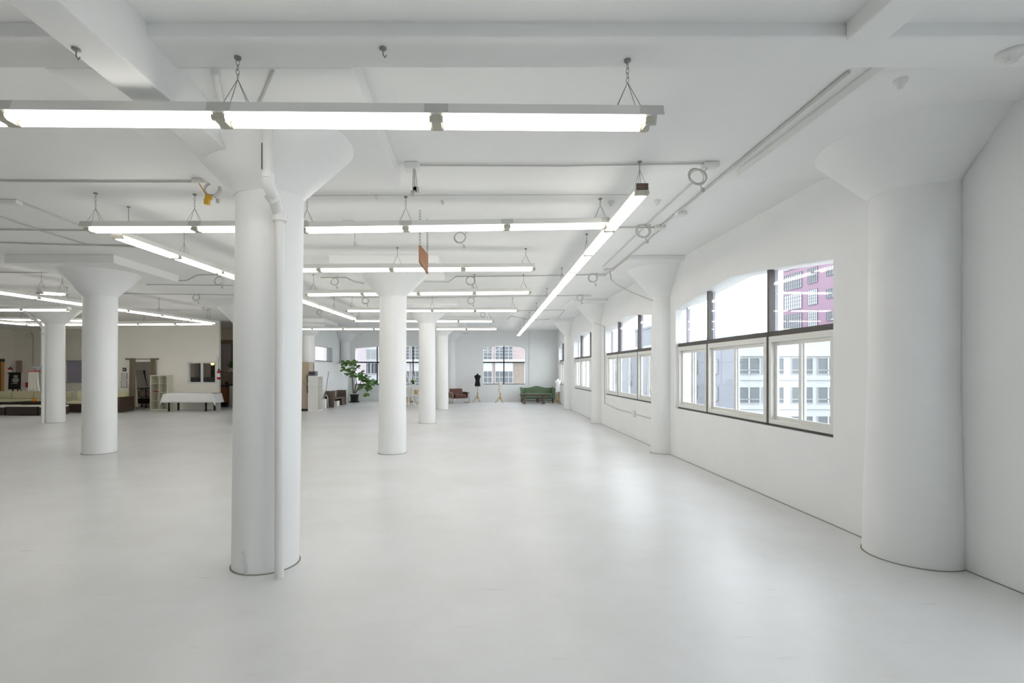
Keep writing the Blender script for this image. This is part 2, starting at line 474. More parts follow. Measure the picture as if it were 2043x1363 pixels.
# partition wall with the doorway and the pass-through window (faces the camera)
YP = 21.8
xw0, xw1 = X(376.5, YP), X(431, YP)
xd0, xd1 = X(266, YP), X(303, YP)
XP0, XP1 = X(200, YP), X(437, YP)
fr = Fr((0, YP, 0), (1, 0, 0), (0, 1, 0))
mb = MB(); wall_bay(mb, fr, XP0, XP1, [dict(sill=0, top=[(xd0, Z(722, YP)), (xd1, Z(722, YP))]), dict(sill=Z(763.5, YP), top=[(xw0, Z(724, YP)), (xw1, Z(724, YP))])], th=.15)
struct('wall_partition', mb, M['wallw'])
mb = MB().box((XP0 - .15, YP, 0), (XP0, 26.6, CEIL)); struct('wall_return', mb, M['wallw'])
mb = MB().box((XL, 26.6, 0), (-10.55, 26.75, CEIL)); struct('wall_rear', mb, M['wallw'])
mb = MB().box((-10.7, 22.2, 0), (-10.55, 26.6, CEIL)).box((-10.55, 22.05, 0), (XS, 22.2, CEIL)); struct('wall_passage', mb, M['bluegrey'])
# chair rail on partition
mb = MB().box((XP0, YP - .012, Z(722.5, YP)), (X(258, YP), YP, Z(718.5, YP))).box((X(320, YP), YP - .012, Z(726, YP)), (xw0 - .05, YP, Z(721.5, YP)))
struct('trim_1', mb, M['wallw'])
# pass-through window
zs, zt = Z(763.5, YP), Z(724, YP)
r = T('window_%d' % (wn + 4), None, None, (xw0, YP, zs), kind='structure')
m = MB(); t = .05
for a, b, c_, d_ in ((xw0 - t, xw1 + t, zs - t, zs + .02), (xw0 - t, xw1 + t, zt - .02, zt + t), (xw0 - t, xw0 + .03, zs, zt), (xw1 - .03, xw1 + t, zs, zt)):
    m.box((a, YP - .03, c_), (b, YP + .05, d_))
xm = X(403, YP); m.box((xm - .045, YP - .02, zs), (xm + .045, YP + .05, zt)); r.part('window_frame', m, M['sash'])
for a, b in ((xw0 + .03, xm - .045), (xm + .045, xw1 - .03)):
    r.part('pane', MB().box((a, YP + .02, zs + .02), (b, YP + .026, zt - .02)), M['glass'])

# beams of the near bay
mb = MB().box((XL, 3.0, PANEL - .005), (4.16, 3.31, CEIL)); struct('trim_2', mb, M['ceil'], bevel=.012)
mb = MB().box((-2.225, YB, 3.445), (-1.972, 4.2, CEIL)); struct('trim_3', mb, M['ceil'], bevel=.012)
mb = MB().box((2.21, YB, 3.665), (2.44, 3.0, CEIL)); struct('trim_4', mb, M['ceil'], bevel=.012)

# ------------------------------------------------------------------ columns
def column(x, y, label, r=.285, ztop=3.22, rc=.74, ph=1.02, xmax=None, ymax=None, lean=0, name='column', group=None, rb=None, panel=True, pnear=None, pz=PANEL, px0=None, pfar=None):
    t = T(name, label, 'column', (x, y, 0), group, kind='structure')
    rb = rb or r + .01
    def fin(m):
        if xmax: m.clampx(xmax)
        if ymax: m.clampy(ymax)
        return m
    m = MB().lathe([(rb, 0), (rb, .3), (r, 1.6), (r, ztop)], (x, y, 0), 64)
    m.v = [(a + lean * (c / 3.2 - .5), b, c) for a, b, c in m.v]
    t.part('shaft', fin(m), M['column'])
    m = MB().lathe([(r, ztop - .02), (r + .012, ztop + .01), (rc, pz + .005)], (x, y, 0), 64); t.part('capital', fin(m), M['column'])
    if panel:
        t.part('drop_panel', fin(MB().box((px0 or x - ph, pnear or y - ph, pz), (x + ph, pfar or y + ph, CEIL + .001))), M['ceil'], bevel=.01)
    m = MB().lathe([(rb + .012, 0), (rb + .012, .005), (rb - .01, .007)], (x, y, 0), 64)
    m.v = [(a - lean * .5, b, c) for a, b, c in m.v]
    t.part('floor_joint', fin(m), M['joint'])
    return t
c0 = column(-1.84, 4.435, 'thick white round column nearest the camera with a drain pipe down its face', r=.281, rb=.279, lean=.04, pnear=3.315)
column(X(783.5, 10.36), 10.36, 'white round column standing alone right of the nearest column, mid floor', lean=.02, r=.275)
column(X(852, 16.2), 16.2, 'second white round column in the row behind the mid floor column', r=.265)
column(X(882, 21.9), 21.9, 'farthest white round column of the middle row, beside the brown leather armchair', r=.265)
column(X(199.5, 10.36), 10.36, 'white round column at left standing clear in front of the curtained doorway wall', r=.298, rb=.30, lean=.02)
column(X(109.5, 16.4), 16.4, 'white round column at far left with a pipe and hanging white dress', r=.268, ph=1.1)
column(X(484, 16.2), 16.2, 'white round column almost hidden behind the nearest column, by the kitchen passage', r=.28)
column(X(615, 21.9), 21.9, 'white round column just right of the nearest column, behind the tan refrigerator', r=.29)
WG = None
column(4.015, 4.60, 'largest white half-round wall column at the right edge of the room', r=.335, rb=.37, ph=1.10, rc=.76, xmax=4.2, ztop=3.33, lean=.02, pnear=3.315, px0=2.81, pfar=5.41, pz=3.775)
column(3.87, 10.36, 'white half-round wall column left of the large near window', r=.235, xmax=4.1, ph=.96, pz=3.775, rc=.72)
column(3.985, 16.15, 'slim white half-round wall column with conduit between the middle windows', r=.265, xmax=4.2, ph=1.06, pz=3.775)
column(4.13, 21.9, 'white wall column at the far right beside the white mannequin and green sofa', r=.29, xmax=4.3, ph=1.06, pz=3.775)
column(X(899, 27.35), 27.35, 'white half column on the far wall behind the leather armchair', r=.26, ymax=27.4, ph=1.0)
column(X(690, 27.35), 27.35, 'white half column in the far corner behind the potted fig', r=.26, ymax=27.4, ph=.9)
# chipped plaster at the foot of the near column
m = MB()
random.seed(3)
for k in range(14):
    a = -1.72 - .008 * k + random.uniform(-.05, .05); z = .012 + .014 * k; q = random.uniform(.012, .03)
    m.cbox((-1.86 + .282 * math.cos(a), 4.435 + .282 * math.sin(a), z), (q, .010, q * random.uniform(.6, 1.3)), (math.cos(a + PI / 2), math.sin(a + PI / 2), random.uniform(-.4, .6)), (math.cos(a), math.sin(a), 0))
c0.part('chipped_plaster', m, M['pipe'], bevel=.004)
# drain pipe on the near column
t = T('drain_pipe', 'white drain pipe with an offset elbow running down the nearest column', 'pipe', (X(557, 4.17), 4.17, 0))
b0 = P(557, 1146, 4.115); b0.z = 0; b1 = P(558, 432, 4.115)
t.part('lower_pipe', MB().tube(b0, b1, .038, n=24), M['pipe'])
e0 = P(547, 395, 3.98); e1 = P(534, 362, 3.83); e2 = P(534, 255, 3.83)
t.part('elbow', MB().path([b1 - V((0, 0, .05)), b1, b1 + V((-.012, -.03, .05)), e0, e1 - V((0, 0, .02)), e1 + V((0, 0, .06))], [.043, .043, .047, .046, .05, .05], 20), M['pipe'])
m = MB().tube(b1 - V((0, 0, .04)), b1 + V((0, 0, .035)), .053, n=24); t.part('bell_collar', m, M['pipe'])
m = MB().tube(e1 + V((0, 0, .02)), e1 + V((0, 0, .06)), .05, n=24); t.part('collar_ring', m, M['pipe'])
m = MB().tube(e0 + V((.01, .01, -.02)), e0 + V((-.02, -.03, .03)), .055, n=24); t.part('collar_ring', m, M['pipe'])
t.part('upper_pipe', MB().tube(e1, e2, .037, n=24), M['pipe'])
m = MB().cbox(P(523.5, 312, 3.87), (.008, .02, .20)); c0.part('plaster_gap', m, M['darker'])
# pipe on the far-left column
cx, cy = X(109.5, 16.4), 16.4
t = T('drain_pipe', 'slim white pipe with a clamp down the far left column', 'pipe', (cx - .33, cy - .30, 0))
px_ = cx - .12; py_ = cy - .315
t.part('straight_pipe', MB().path([(px_, py_, 0), (px_, py_, 3.05), (px_ - .06, py_ - .05, 3.2), (px_ - .42, py_ - .25, 3.62)], .045, 14), M['pipe'])
t.part('pipe_clamp', MB().tube((px_, py_, 2.83), (px_, py_, 2.89), .055, n=14), M['conduit'])

# ------------------------------------------------------------------ fluorescent runs
def chain(mb, p0, p1, link=.035, r=.0028):
    p0, p1 = V(p0), V(p1); d = p1 - p0; L = d.length; d.normalize()
    a = d.orthogonal().normalized(); b = d.cross(a); k = 0; s = 0
    while s < L:
        c = p0 + d * (s + link / 2)
        n = a if k % 2 else b
        mb.ring(c, link * .62, r, d, n, 10, 4, .55)
        s += link; k += 1

def light_run(label, p0, p1, n, hang, near=False, drop=None, group=None, caps_at=True):
    p0, p1 = V(p0), V(p1)
    t = T('fluorescent_light_row', label, 'ceiling light', (p0 + p1) / 2)
    u = (p1 - p0); L = u.length / n; u.normalize(); v = V((0, 0, 1)).cross(u).normalized(); w = u.cross(v)
    if w.z < 0: w = -w
    mid = (p0 + p1) / 2
    # channel with folded sides
    prof = [(-.062, .022), (-.072, .03), (-.05, .10), (.05, .10), (.072, .03), (.062, .022)]
    for k in range(n):
        a = p0 + u * (L * k); b = p0 + u * (L * (k + 1) - .004)
        m = MB().prism([a + v * x + w * z for x, z in prof], b - a)
        t.part('channel', m, M['chan'])
        for sd in (-1, 1):
            c0_ = a + u * .045 + v * (sd * .052); c1_ = b - u * .041 + v * (sd * .052)
            t.part('lamp_tube', MB().tube(c0_, c1_, .0175, n=8), M['tube'])
    for k in range(n + 1):
        c = p0 + u * (L * k)
        m = MB()
        lo, hi = (-.03 if k > 0 else -.004), (.03 if k < n else .004)
        m.cbox(c + u * ((lo + hi) / 2) + w * .002, (hi - lo, .135, .04), u, v, w)
        for sd in (-1, 1):
            m.tube(c + v * (sd * .052) + u * (lo - .012), c + v * (sd * .052) + u * (hi + .012), .0195, n=10)
        t.part('lamp_holder', m, M['hold'])
    if near:
        for k in range(n + 1):
            c = p0 + u * (L * k)
            for sd in (-1, 1):
                m = MB()
                m.cbox(c + v * (sd * .0615) + w * .064, (.15, .003, .07), u, (v * sd + w * .314).normalized(), None)
                po = t.part('vent_plate', m, M['vent'])
    for f in hang:
        c = p0 + u * (L * n * f) + w * .10
        ctop = CEIL if drop is None else drop
        ap = c + V((0, 0, .17))
        m = MB()
        for sx in (-.075, .075):
            for sy in (-.035, .035):
                m.tube(c + u * sx + v * sy, ap, .0022, n=5)
        if ctop - ap.z > .03:
            if near: chain(m, ap, (ap.x, ap.y, ctop), .03, .002)
            else: m.tube(ap, (ap.x, ap.y, ctop), .004, n=5)
            m.tube((ap.x, ap.y, ctop - .012), (ap.x, ap.y, ctop), .022, n=10)
        t.part('hanging_chain', m, M['wire'])
    return t

a0 = P(-420, 236, 3.16); a1 = P(1294, 249, 3.22)
light_run('nearest fluorescent row across the top of the room, two bright tubes wide', a0, a1, 4, [.005, .517, .975], near=True, drop=PANEL - .005)
light_run('short fluorescent row at left of the nearest column with yellow plugs above', P(178, 460, 6.1), P(604, 458.5, 6.2), 2, [.03, .49, .97], near=True)
light_run('second fluorescent row right of the nearest column meeting the long row', P(607, 461, 6.2), P(1210, 452, 6.3), 3, [.01, .333, .98], near=True)
light_run('third fluorescent row from the front, behind the hanging brown board', P(492, 541, 8.75), P(1066, 537.5, 8.9), 4, [.03, .52, .97])
light_run('fourth fluorescent row from the front, crossing the mid floor column capital', P(612, 589, 11.3), P(1058, 584.5, 11.3), 4, [.03, .75, .97])
light_run('fifth fluorescent row from the front, behind the mid floor column', P(692, 621, 14.9), P(1033, 620.5, 14.9), 4, [.03, .5, .97])
light_run('sixth fluorescent row, second farthest, joining the inner diagonal row', P(707, 641, 17.9), P(984, 642, 17.9), 4, [.03, .62, .97])
light_run('farthest fluorescent row in front of the far wall windows', P(562, 657, 20.2), P(992, 657.5, 20.2), 7, [.03, .35, .7, .97])
lr = light_run('long fluorescent row running away towards the green sofa on the right', P(1281, 385, 5.1), P(1034, 670, 25.4), 15, [.004, .14, .27, .4, .54, .67, .8, .93])
q0 = P(1281, 385, 5.1); lr.part('open_end', MB().box((q0.x - .06, q0.y - .012, q0.z + .03), (q0.x + .06, q0.y - .001, q0.z + .095)), M['woodmid'])
light_run('inner diagonal row starting left of and passing behind the nearest column', P(232, 473, 6.4), P(707, 637.5, 17.1), 9, [.02, .13, .34, .56, .8, .97])
light_run('outer diagonal row ending by the kitchen passage at left', P(-48, 578, 10.25), P(427, 646, 17.6), 6, [.02, .35, .66, .97])
light_run('row along the curtained doorway wall at left', P(56, 649, 17.95), P(425, 647.3, 17.95), 5, [.03, .63, .97])
light_run('diagonal row at far left ending at the doorway wall row', P(-304, 618, 12.7), P(50, 648, 17.2), 4, [.02, .5, .97])
light_run('upper short row above the far left column', P(-46, 619, 13.0), P(139, 619.5, 13.0), 2, [.03, .97])
light_run('row behind the far left column above the cream sofas', P(-2, 638, 17.4), P(206, 641.5, 17.4), 3, [.03])
light_run('single short light fitting left of the clear standing left column', P(78, 585, 10.4), P(130, 588.5, 10.9), 1, [.1, .9])

light_run('added fluorescent row out of view behind the camera, brightening the near bay', (-5.5, -2.2, 3.25), (-.5, -2.2, 3.25), 4, [.03, .5, .97])  # unseen row, put in to raise the light in the near bay
light_run('added fluorescent row out of view in the left bay, evening out its light', (-9.6, -1.5, 3.25), (-9.6, 6.0, 3.25), 6, [.03, .5, .97])  # no such row is in view; added against the darkness at left
light_run('second added fluorescent row out of view, farther into the left bay', (-16.0, -1.0, 3.25), (-16.0, 9.0, 3.25), 8, [.03, .5, .97])  # unseen fill row, invented to even out the left side
light_run('third added fluorescent row out of view, along the left wall', (-21.5, 4.0, 3.25), (-21.5, 16.5, 3.25), 10, [.03, .5, .97])  # added out of view to lift the dim left end
# ------------------------------------------------------------------ ceiling services
HC = CEIL - H
def dc(py): return HC * F / (VY - py)       # depth of a ceiling point
def conduit(label, pts, r=.011, name='conduit', m='conduit'):
    t = MB().path(pts, r, 8); return one(name, t, M[m], label, 'conduit')
def ceil_pt(px, py, dz=.015):
    d = dc(py); p = P(px, py, d); p.z = CEIL - dz; return p
conduit('long conduit along the ceiling at right from the cross beam to the wall column', [ceil_pt(1694, 139), ceil_pt(1405, 378), ceil_pt(1318, 450)], .014)
conduit('thin inner conduit parallel to the long right ceiling conduit', [ceil_pt(1380, 364), ceil_pt(1310, 428), ceil_pt(1203, 531)], .008)
conduit('outer conduit from the second junction box to the wall column panel', [ceil_pt(1316, 458), ceil_pt(1224, 535)], .01)
conduit('conduit across the ceiling in front of the nearest hanging cable box', [ceil_pt(838, 327), ceil_pt(1120, 328), ceil_pt(1425, 323)], .009)
conduit('conduit across the ceiling at upper left beside the beam', [ceil_pt(-90, 358), ceil_pt(200, 360), ceil_pt(398, 360)], .011)
conduit('thin wire stretched across the ceiling before the second light row', [ceil_pt(612, 388), ceil_pt(1262, 386)], .004)
conduit('conduit behind the second light row reaching the cable coil', [ceil_pt(620, 455), ceil_pt(1310, 452)], .009)
conduit('conduit behind the short left light row', [ceil_pt(-60, 456), ceil_pt(178, 458)], .011)
conduit('sloping conduit at far left running to the short light row', [ceil_pt(40, 402), ceil_pt(180, 455)], .011)
conduit('branching conduit at far left ending in a small hook', [ceil_pt(-20, 424), ceil_pt(80, 458), ceil_pt(175, 487), ceil_pt(270, 491)], .011)
conduit('conduit just before the left column panel', [ceil_pt(-40, 481), ceil_pt(140, 487), ceil_pt(270, 489)], .012)
pr = [P(545, 137, 3.325), P(512, 216, 3.83)]
for q in pr: q.z = PANEL - .012
conduit('thin rod slanting on the ceiling panel above the nearest light row', pr, .010)
pr = [P(428, 137, 3.325), P(412, 216, 3.83)]
for q in pr: q.z = PANEL - .02
pr[1].x = -1.935
conduit('white pipe beside the depth beam above the nearest light row', pr, .022, m='pipe')
def loop_conduit(label, y0, xs, drop=0):
    conduit(label, [ceil_pt(x, y, .012) for x, y in xs], .010)
loop_conduit('conduit above the mid floor column behind the third light row', 0, [(640, 553), (690, 553), (708, 562), (726, 565)])
loop_conduit('conduit from the mid floor column to the right wall behind the third row', 0, [(846, 562), (895, 562), (910, 551), (1050, 550), (1205, 546.5)])
loop_conduit('conduit across the ceiling behind the fourth light row', 0, [(660, 592), (830, 593), (1010, 590), (1175, 589)])
loop_conduit('conduit across the ceiling behind the fifth light row', 0, [(905, 620), (1035, 619.5), (1127, 618)])
loop_conduit('conduit loop at the far end of the ceiling near the long row', 0, [(1012, 637), (1020, 630), (1060, 638), (1112, 636), (1127, 618)])
loop_conduit('conduit crossing between the left column and the nearest column', 0, [(292, 558), (372, 559), (395, 548), (462, 547)])
loop_conduit('lower conduit crossing between the left column and the nearest column', 0, [(292, 567), (380, 568), (465, 569)])
loop_conduit('conduit above the outer diagonal row beside the left column', 0, [(240, 585), (330, 586), (470, 588)])
loop_conduit('conduit at far left above the short light fitting', 0, [(0, 542.5), (60, 543), (108, 543.5)])
# curved bundle on the second wall column
conduit('curved cable bundle sweeping down to the second wall column', [P(1217, 541, 10.0), P(1219, 558, 9.75), P(1230, 568, 9.6), P(1262, 584, 9.6), P(1302, 600, 9.9)], .012)
# conduit down the third wall column and along the wall
xw = 3.945
conduit('conduit down the wall beside the slim wall column and along under the window', [(3.70, 15.7, Z(644, 15.7)), (xw, 15.42, Z(651, 15.4)), (xw, 15.4, Z(805, 15.4)), (xw - .015, 14, .62), (xw - .03, 11.2, .62)], .012)
m = MB().box((xw - .06, 12.35, .54), (xw - .01, 12.50, .70)); one('outlet_box', m, M['pipe'], 'small white outlet box on the conduit under the middle right window', 'outlet', bevel=.006)
conduit('thin wire down the far wall behind the green sofa', [(X(1056, 27.27), 27.28, 3.8), (X(1055, 27.27), 27.28, .85)], .008)

def coil(label, px, py, R, dd=0, group=None, mm='cable', tail=1):
    """cable coil hanging just under the ceiling; R in pixels"""
    d = dc(py + dd) * .985; c = P(px, py, d); R = R / F * d
    random.seed(int(px * 7 + py))
    m = MB()
    for k in range(5):
        e = V((random.uniform(-.08, .08) * R, random.uniform(-.1, .1) * R, random.uniform(-.1, .1) * R))
        a = random.uniform(-.35, .35)
        u = V((math.cos(a), math.sin(a), 0)); v = V((-.15 * math.sin(a), .25, 1)).normalized()
        m.ring(c + e, R * random.uniform(.85, 1.08), .0042, u, v, 26, 6)
    top = V((c.x + R * .7, d, CEIL))
    m.path([c + V((R * .8, 0, R * .5)), c + V((R * 1.1, 0, R * .9)), top], .006, 6)
    if tail:
        m.path([c + V((R * .3, 0, -R * .9)), c + V((R * .6, .01, -R * 1.4))], .006, 6)
        m.cbox(c + V((R * .65, .01, -R * 1.5)), (.03, .03, .045))
    return one('hanging_cable_coil', m, M[mm], label, 'cable')
def jbox(label, px, py, w=.12, dep=.12, h=.055):
    d = dc(py); x = X(px, d)
    m = MB().box((x - w / 2, d - dep / 2, CEIL - h), (x + w / 2, d + dep / 2, CEIL - .001))
    return one('junction_box', m, M['pipe'], label, 'junction box', bevel=.008)
coil('large cable coil hanging near the right end of the front ceiling conduit', 1391, 352, 18, -22)
coil('flattened cable coil beside the long row above the second junction box', 1283, 461, 14, -9)
coil('cable coil hanging with yellow plugs at upper left', 424, 378, 15, -16)
coil('cable coil just behind the second light row near the hanging board', 918, 474, 12, -10)
coil('cable coil left of the mid floor column capital', 667, 562, 8, -9)
coil('cable coil hanging right of the mid floor column capital', 939, 560, 9, -9)
coil('cable coil at the right end of the conduit behind the third row', 1183, 555, 9, -8)
coil('cable coil under the fourth light row left of the column', 729, 600, 6.5, -8)
coil('cable coil under the fourth light row right of the column', 940, 600, 7, -8)
coil('cable coil at the right end of the conduit behind the fourth row', 1157, 595, 6.5, -6)
coil('tiny cable coil under the fifth light row', 963, 628, 5, -7)
coil('cable coil left of the nearest column by the inner diagonal row', 437, 560, 9, -12)
coil('cable coil above the end of the outer diagonal row', 391, 594, 7, -6)
coil('small half coil above the end of the outer diagonal row', 411, 613, 6, -6, tail=0)
coil('cable coil high on the wall at far left above the hanging dress', 58, 670, 5, -16, tail=0)
coil('small cable coil left of the mid floor column under the inner diagonal', 637, 623, 5, -7)
jbox('white junction box with dangling plugs above the hanging brown board', 822, 327, .14, .14, .07)
jbox('junction box at the right end of the front ceiling conduit', 1417, 325, .16, .1)
jbox('junction box midway on the long right ceiling conduit', 1358, 423, .13, .13)
jbox('junction box lower on the long right ceiling conduit', 1316, 451, .15, .13)
jbox('junction box where the conduits reach the second wall column', 1214, 536, .2, .1)
jbox('junction box beside the beam at upper left', 402, 359, .16, .14)
jbox('dark junction box on the far left ceiling', 22, 400, .22, .1)
jbox('junction box behind the second light row left part', 697, 441, .16, .12)
jbox('junction box ending the conduit behind the third row', 1200, 547, .22, .08)
jbox('junction box ending the conduit behind the fourth row', 1172, 589, .22, .08)
# dangling plugs
def dangle(label, px, py0, py1, d, n=3, mm='cable', plug='cable'):
    m = MB(); c = P(px, py0, d)
    random.seed(int(px))
    for k in range(n):
        o = random.uniform(-.02, .03); z1 = Z(py1, d) + random.uniform(-.01, .05)
        m.path([c + V((o * .3, 0, .02)), (c.x + o, d, (c.z + z1) / 2), (c.x + o * 1.4, d, z1)], .006, 6)
        m.cbox((c.x + o * 1.4, d, z1 - .02), (.035, .03, .05))
    return one('hanging_plugs', m, M[mm], label, 'cable')
dangle('bunch of grey cables and plugs dangling under the white junction box', 826, 338, 380, 5.2, 4)
one('hanging_plugs', MB().path([P(397, 366, 5.6), P(413, 392, 5.6)], .006, 6).cbox(P(416, 394, 5.6), (.06, .05, .05)).cbox(P(413, 403, 5.6), (.05, .05, .06)), M['yellow'], 'yellow plugs hanging over the short left light row', 'plug', bevel=.008)
dangle('small yellow plug hanging behind the second light row', 706, 458, 490, 7.0, 1)
# detectors
def dome(name, label, px, py, d, z, r, cat='detector'):
    p = P(px, py, d)
    m = MB().lathe([(r, 0), (r, -.012), (r * .8, -.03), (r * .45, -.04), (r * .4, -.06), (r * .1, -.062)], (p.x, d, z), 24)
    return one(name, m, M['pipe'], label, cat)
dome('smoke_detector', 'round white detector at the top right corner on the cross beam', 2018, 105, 3.14, PANEL - .006, .075)
d_ = (CEIL - H) * F / (VY - 150)
dome('smoke_detector', 'round white detector just behind the cross beam at right', 1797, 150, 3.45, PANEL, .045)
dome('sprinkler_head', 'small ceiling sprinkler left of the long row near end', 1219, 402, dc(402), CEIL, .04, 'sprinkler')
dome('sprinkler_head', 'small ceiling sprinkler right of the long row near end', 1311, 400, dc(400), CEIL, .04, 'sprinkler')
dome('sprinkler_head', 'small sprinkler above the hanging brown board to its right', 884, 400, dc(400), CEIL, .03, 'sprinkler')
dome('sprinkler_head', 'small sprinkler left of the white junction box cables', 752, 390, dc(390), CEIL, .03, 'sprinkler')
def hook(label, px, py, d, z):
    p = P(px, py, d); p.z = z
    m = MB().lathe([(.022, 0), (.022, -.008), (.01, -.012)], p, 14).path([p + V((0, 0, -.01)), p + V((0, 0, -.04)), p + V((.012, 0, -.06)), p + V((.022, 0, -.045))], .004, 6)
    return one('ceiling_hook', m, M['wire'], label, 'hook')
hook('small metal hook on the underside of the cross beam', 764, 97, 3.1, PANEL - .006)
p = P(152, 92, 3.2)
hook('small metal hook under the depth beam at upper left', 152, 92, 2.72, 3.445)

# hanging brown board
t = T('hanging_sign', 'orange-brown wooden board hung edge-on by two chains in mid room', 'sign', P(846, 515, 6.9))
q = [P(838.5, 489, 6.75), P(854.5, 508, 7.15), P(854.5, 547, 7.15), P(838.5, 523, 6.75)]
t.part('board', MB().prism(q, V((-.022, .008, 0))), M['brownboard'])
m = MB(); chain(m, q[0] + V((-.006, .012, -.01)), (q[0].x - .006, q[0].y + .012, CEIL), .04, .003); t.part('hanging_chain', m, M['wire'])
m = MB(); chain(m, q[1] + V((-.012, -.012, -.01)), (q[1].x - .012, q[1].y - .012, CEIL), .04, .003); t.part('hanging_chain', m, M['wire'])

# ------------------------------------------------------------------ far furniture
def rbox(lo, hi): return MB().box(lo, hi)
# green camelback sofa (local frame: +y is back)
def sofa():
    sx = X(1039, 26.0); W = 1.84; y0 = 26.15
    t = T('camelback_sofa', 'green camelback sofa with rolled arms against the far wall', 'sofa', (sx + W / 2, y0 + .4, 0))
    def g(x, y, z): return V((sx + x, y0 + y, z))
    pts = [g(.06, .5, .18)]
    n = 28
    for i in range(n + 1):
        s = i / n; x = .06 + (W - .12) * s
        hump = math.exp(-((s - .5) / .17) ** 2) * .10
        edge = .03 * math.exp(-((min(s, 1 - s)) / .05) ** 2)
        pts.append(g(x, .5, .77 + hump + edge))
    pts.append(g(W - .06, .5, .18))
    t.part('backrest', MB().prism(pts, V((0, .16, 0))), M['green'], bevel=.03)
    t.part('seat_base', rbox(g(.10, .05, .24), g(W - .10, .52, .38)), M['green'], bevel=.02)
    t.part('seat_cushion', rbox(g(.18, .02, .38), g(W - .18, .50, .50)), M['green'], bevel=.04, seg=3)
    for sd in (0, 1):
        m = MB(); x = .10 if sd == 0 else W - .10
        s_ = -1 if sd == 0 else 1
        m.box(g(x - .06, .04, .24), g(x + .06, .54, .66))
        m.tube(g(x + s_ * .02, .02, .68), g(x + s_ * .02, .55, .74), .085, n=18)
        t.part('arm', m, M['green'], bevel=.012)
    for x in (.10, W * .5, W - .10):
        t.part('leg', MB().tube(g(x, .08, 0), g(x, .08, .26), .022, .03, n=8), M['wooddark'])
        t.part('leg', MB().tube(g(x, .56, 0), g(x, .56, .26), .022, .03, n=8), M['wooddark'])
    t.part('stretcher', MB().cbox(g(W / 2, .08, .12), (W - .2, .025, .03)), M['wooddark'])
sofa()
# dark wood bench in front of the sofa
d = 25.2; x0, x1 = X(1038, d), X(1088, d)
t = T('coffee_table', 'dark wooden table with two thick legs in front of the green sofa', 'table', ((x0 + x1) / 2, d + .2, 0))
t.part('tabletop', rbox((x0, d, .42), (x1 + .25, d + .42, .49)), M['wooddark'], bevel=.01)
for px in (1046.5, 1085.5):
    xx = X(px, d); t.part('leg', rbox((xx - .055, d + .05, 0), (xx + .055, d + .35, .42)), M['woodmid'], bevel=.008)

# mannequins
def mannequin(label, px, base_py, top_py, bot_py, post_py, w, m, turn=0, neckcap=None, wood='pine'):
    d = D(base_py) + .12; x = X(px, d); zt, zb, zp = Z(top_py, d), Z(bot_py, d), Z(post_py, d)
    t = T('dress_form', label, 'mannequin', (x, d, 0))
    h = zt - zb
    prof = [(0, .40), (.05, .41), (.18, .42), (.32, .36), (.46, .30), (.60, .36), (.72, .43), (.82, .50), (.875, .48), (.90, .36), (.93, .16), (.97, .125), (1.0, .12)]
    secs = [(x, d + .01 * math.sin(f * 5), zb + h * f, w * a, w * min(a, .36) * (.62 if f < .85 else .5)) for f, a in prof]
    mm = MB().loft(secs, 28)
    if turn: mm.rot(turn, (x, d, 0))
    t.part('torso', mm, m, sub=1)
    t.part('neck_cap', MB().lathe([(w * .125, zt), (w * .12, zt + .012), (w * .03, zt + .03)], (x, d, 0), 16), neckcap or m)
    t.part('pole', MB().tube((x, d, zp - .02), (x, d, zb + .02), .013, n=10), M['chrome'] if zb - zp > .15 else M[wood])
    t.part('wooden_post', MB().lathe([(.02, .18), (.035, .22), (.04, .30), (.032, .34), (.03, zp)], (x, d, 0), 14), M[wood])
    for k in range(3):
        a = 2 * PI * k / 3 + 1.05
        q = V((math.cos(a), math.sin(a), 0)); b = V((x, d, 0))
        t.part('leg', MB().path([b + q * .02 + V((0, 0, .30)), b + q * .09 + V((0, 0, .25)), b + q * .15 + V((0, 0, .13)), b + q * .22 + V((0, 0, .04)), b + q * .27 + V((0, 0, .018))], [.022, .022, .02, .018, .016], 8), M[wood])
mannequin('black dress form on a wooden tripod beside the leather armchair', 952.8, 803, 746.5, 771, 783, .36, M['blackcloth'])
mannequin('small cream dress form on a thin tripod below the far window', 998, 804.5, 760, 782, 784, .30, M['cream'], turn=.9, neckcap=M['bark'])
mannequin('white dress form at the right end of the green sofa', 1113, 807, 757, 782, 783, .30, M['whitecloth'], turn=-.5)

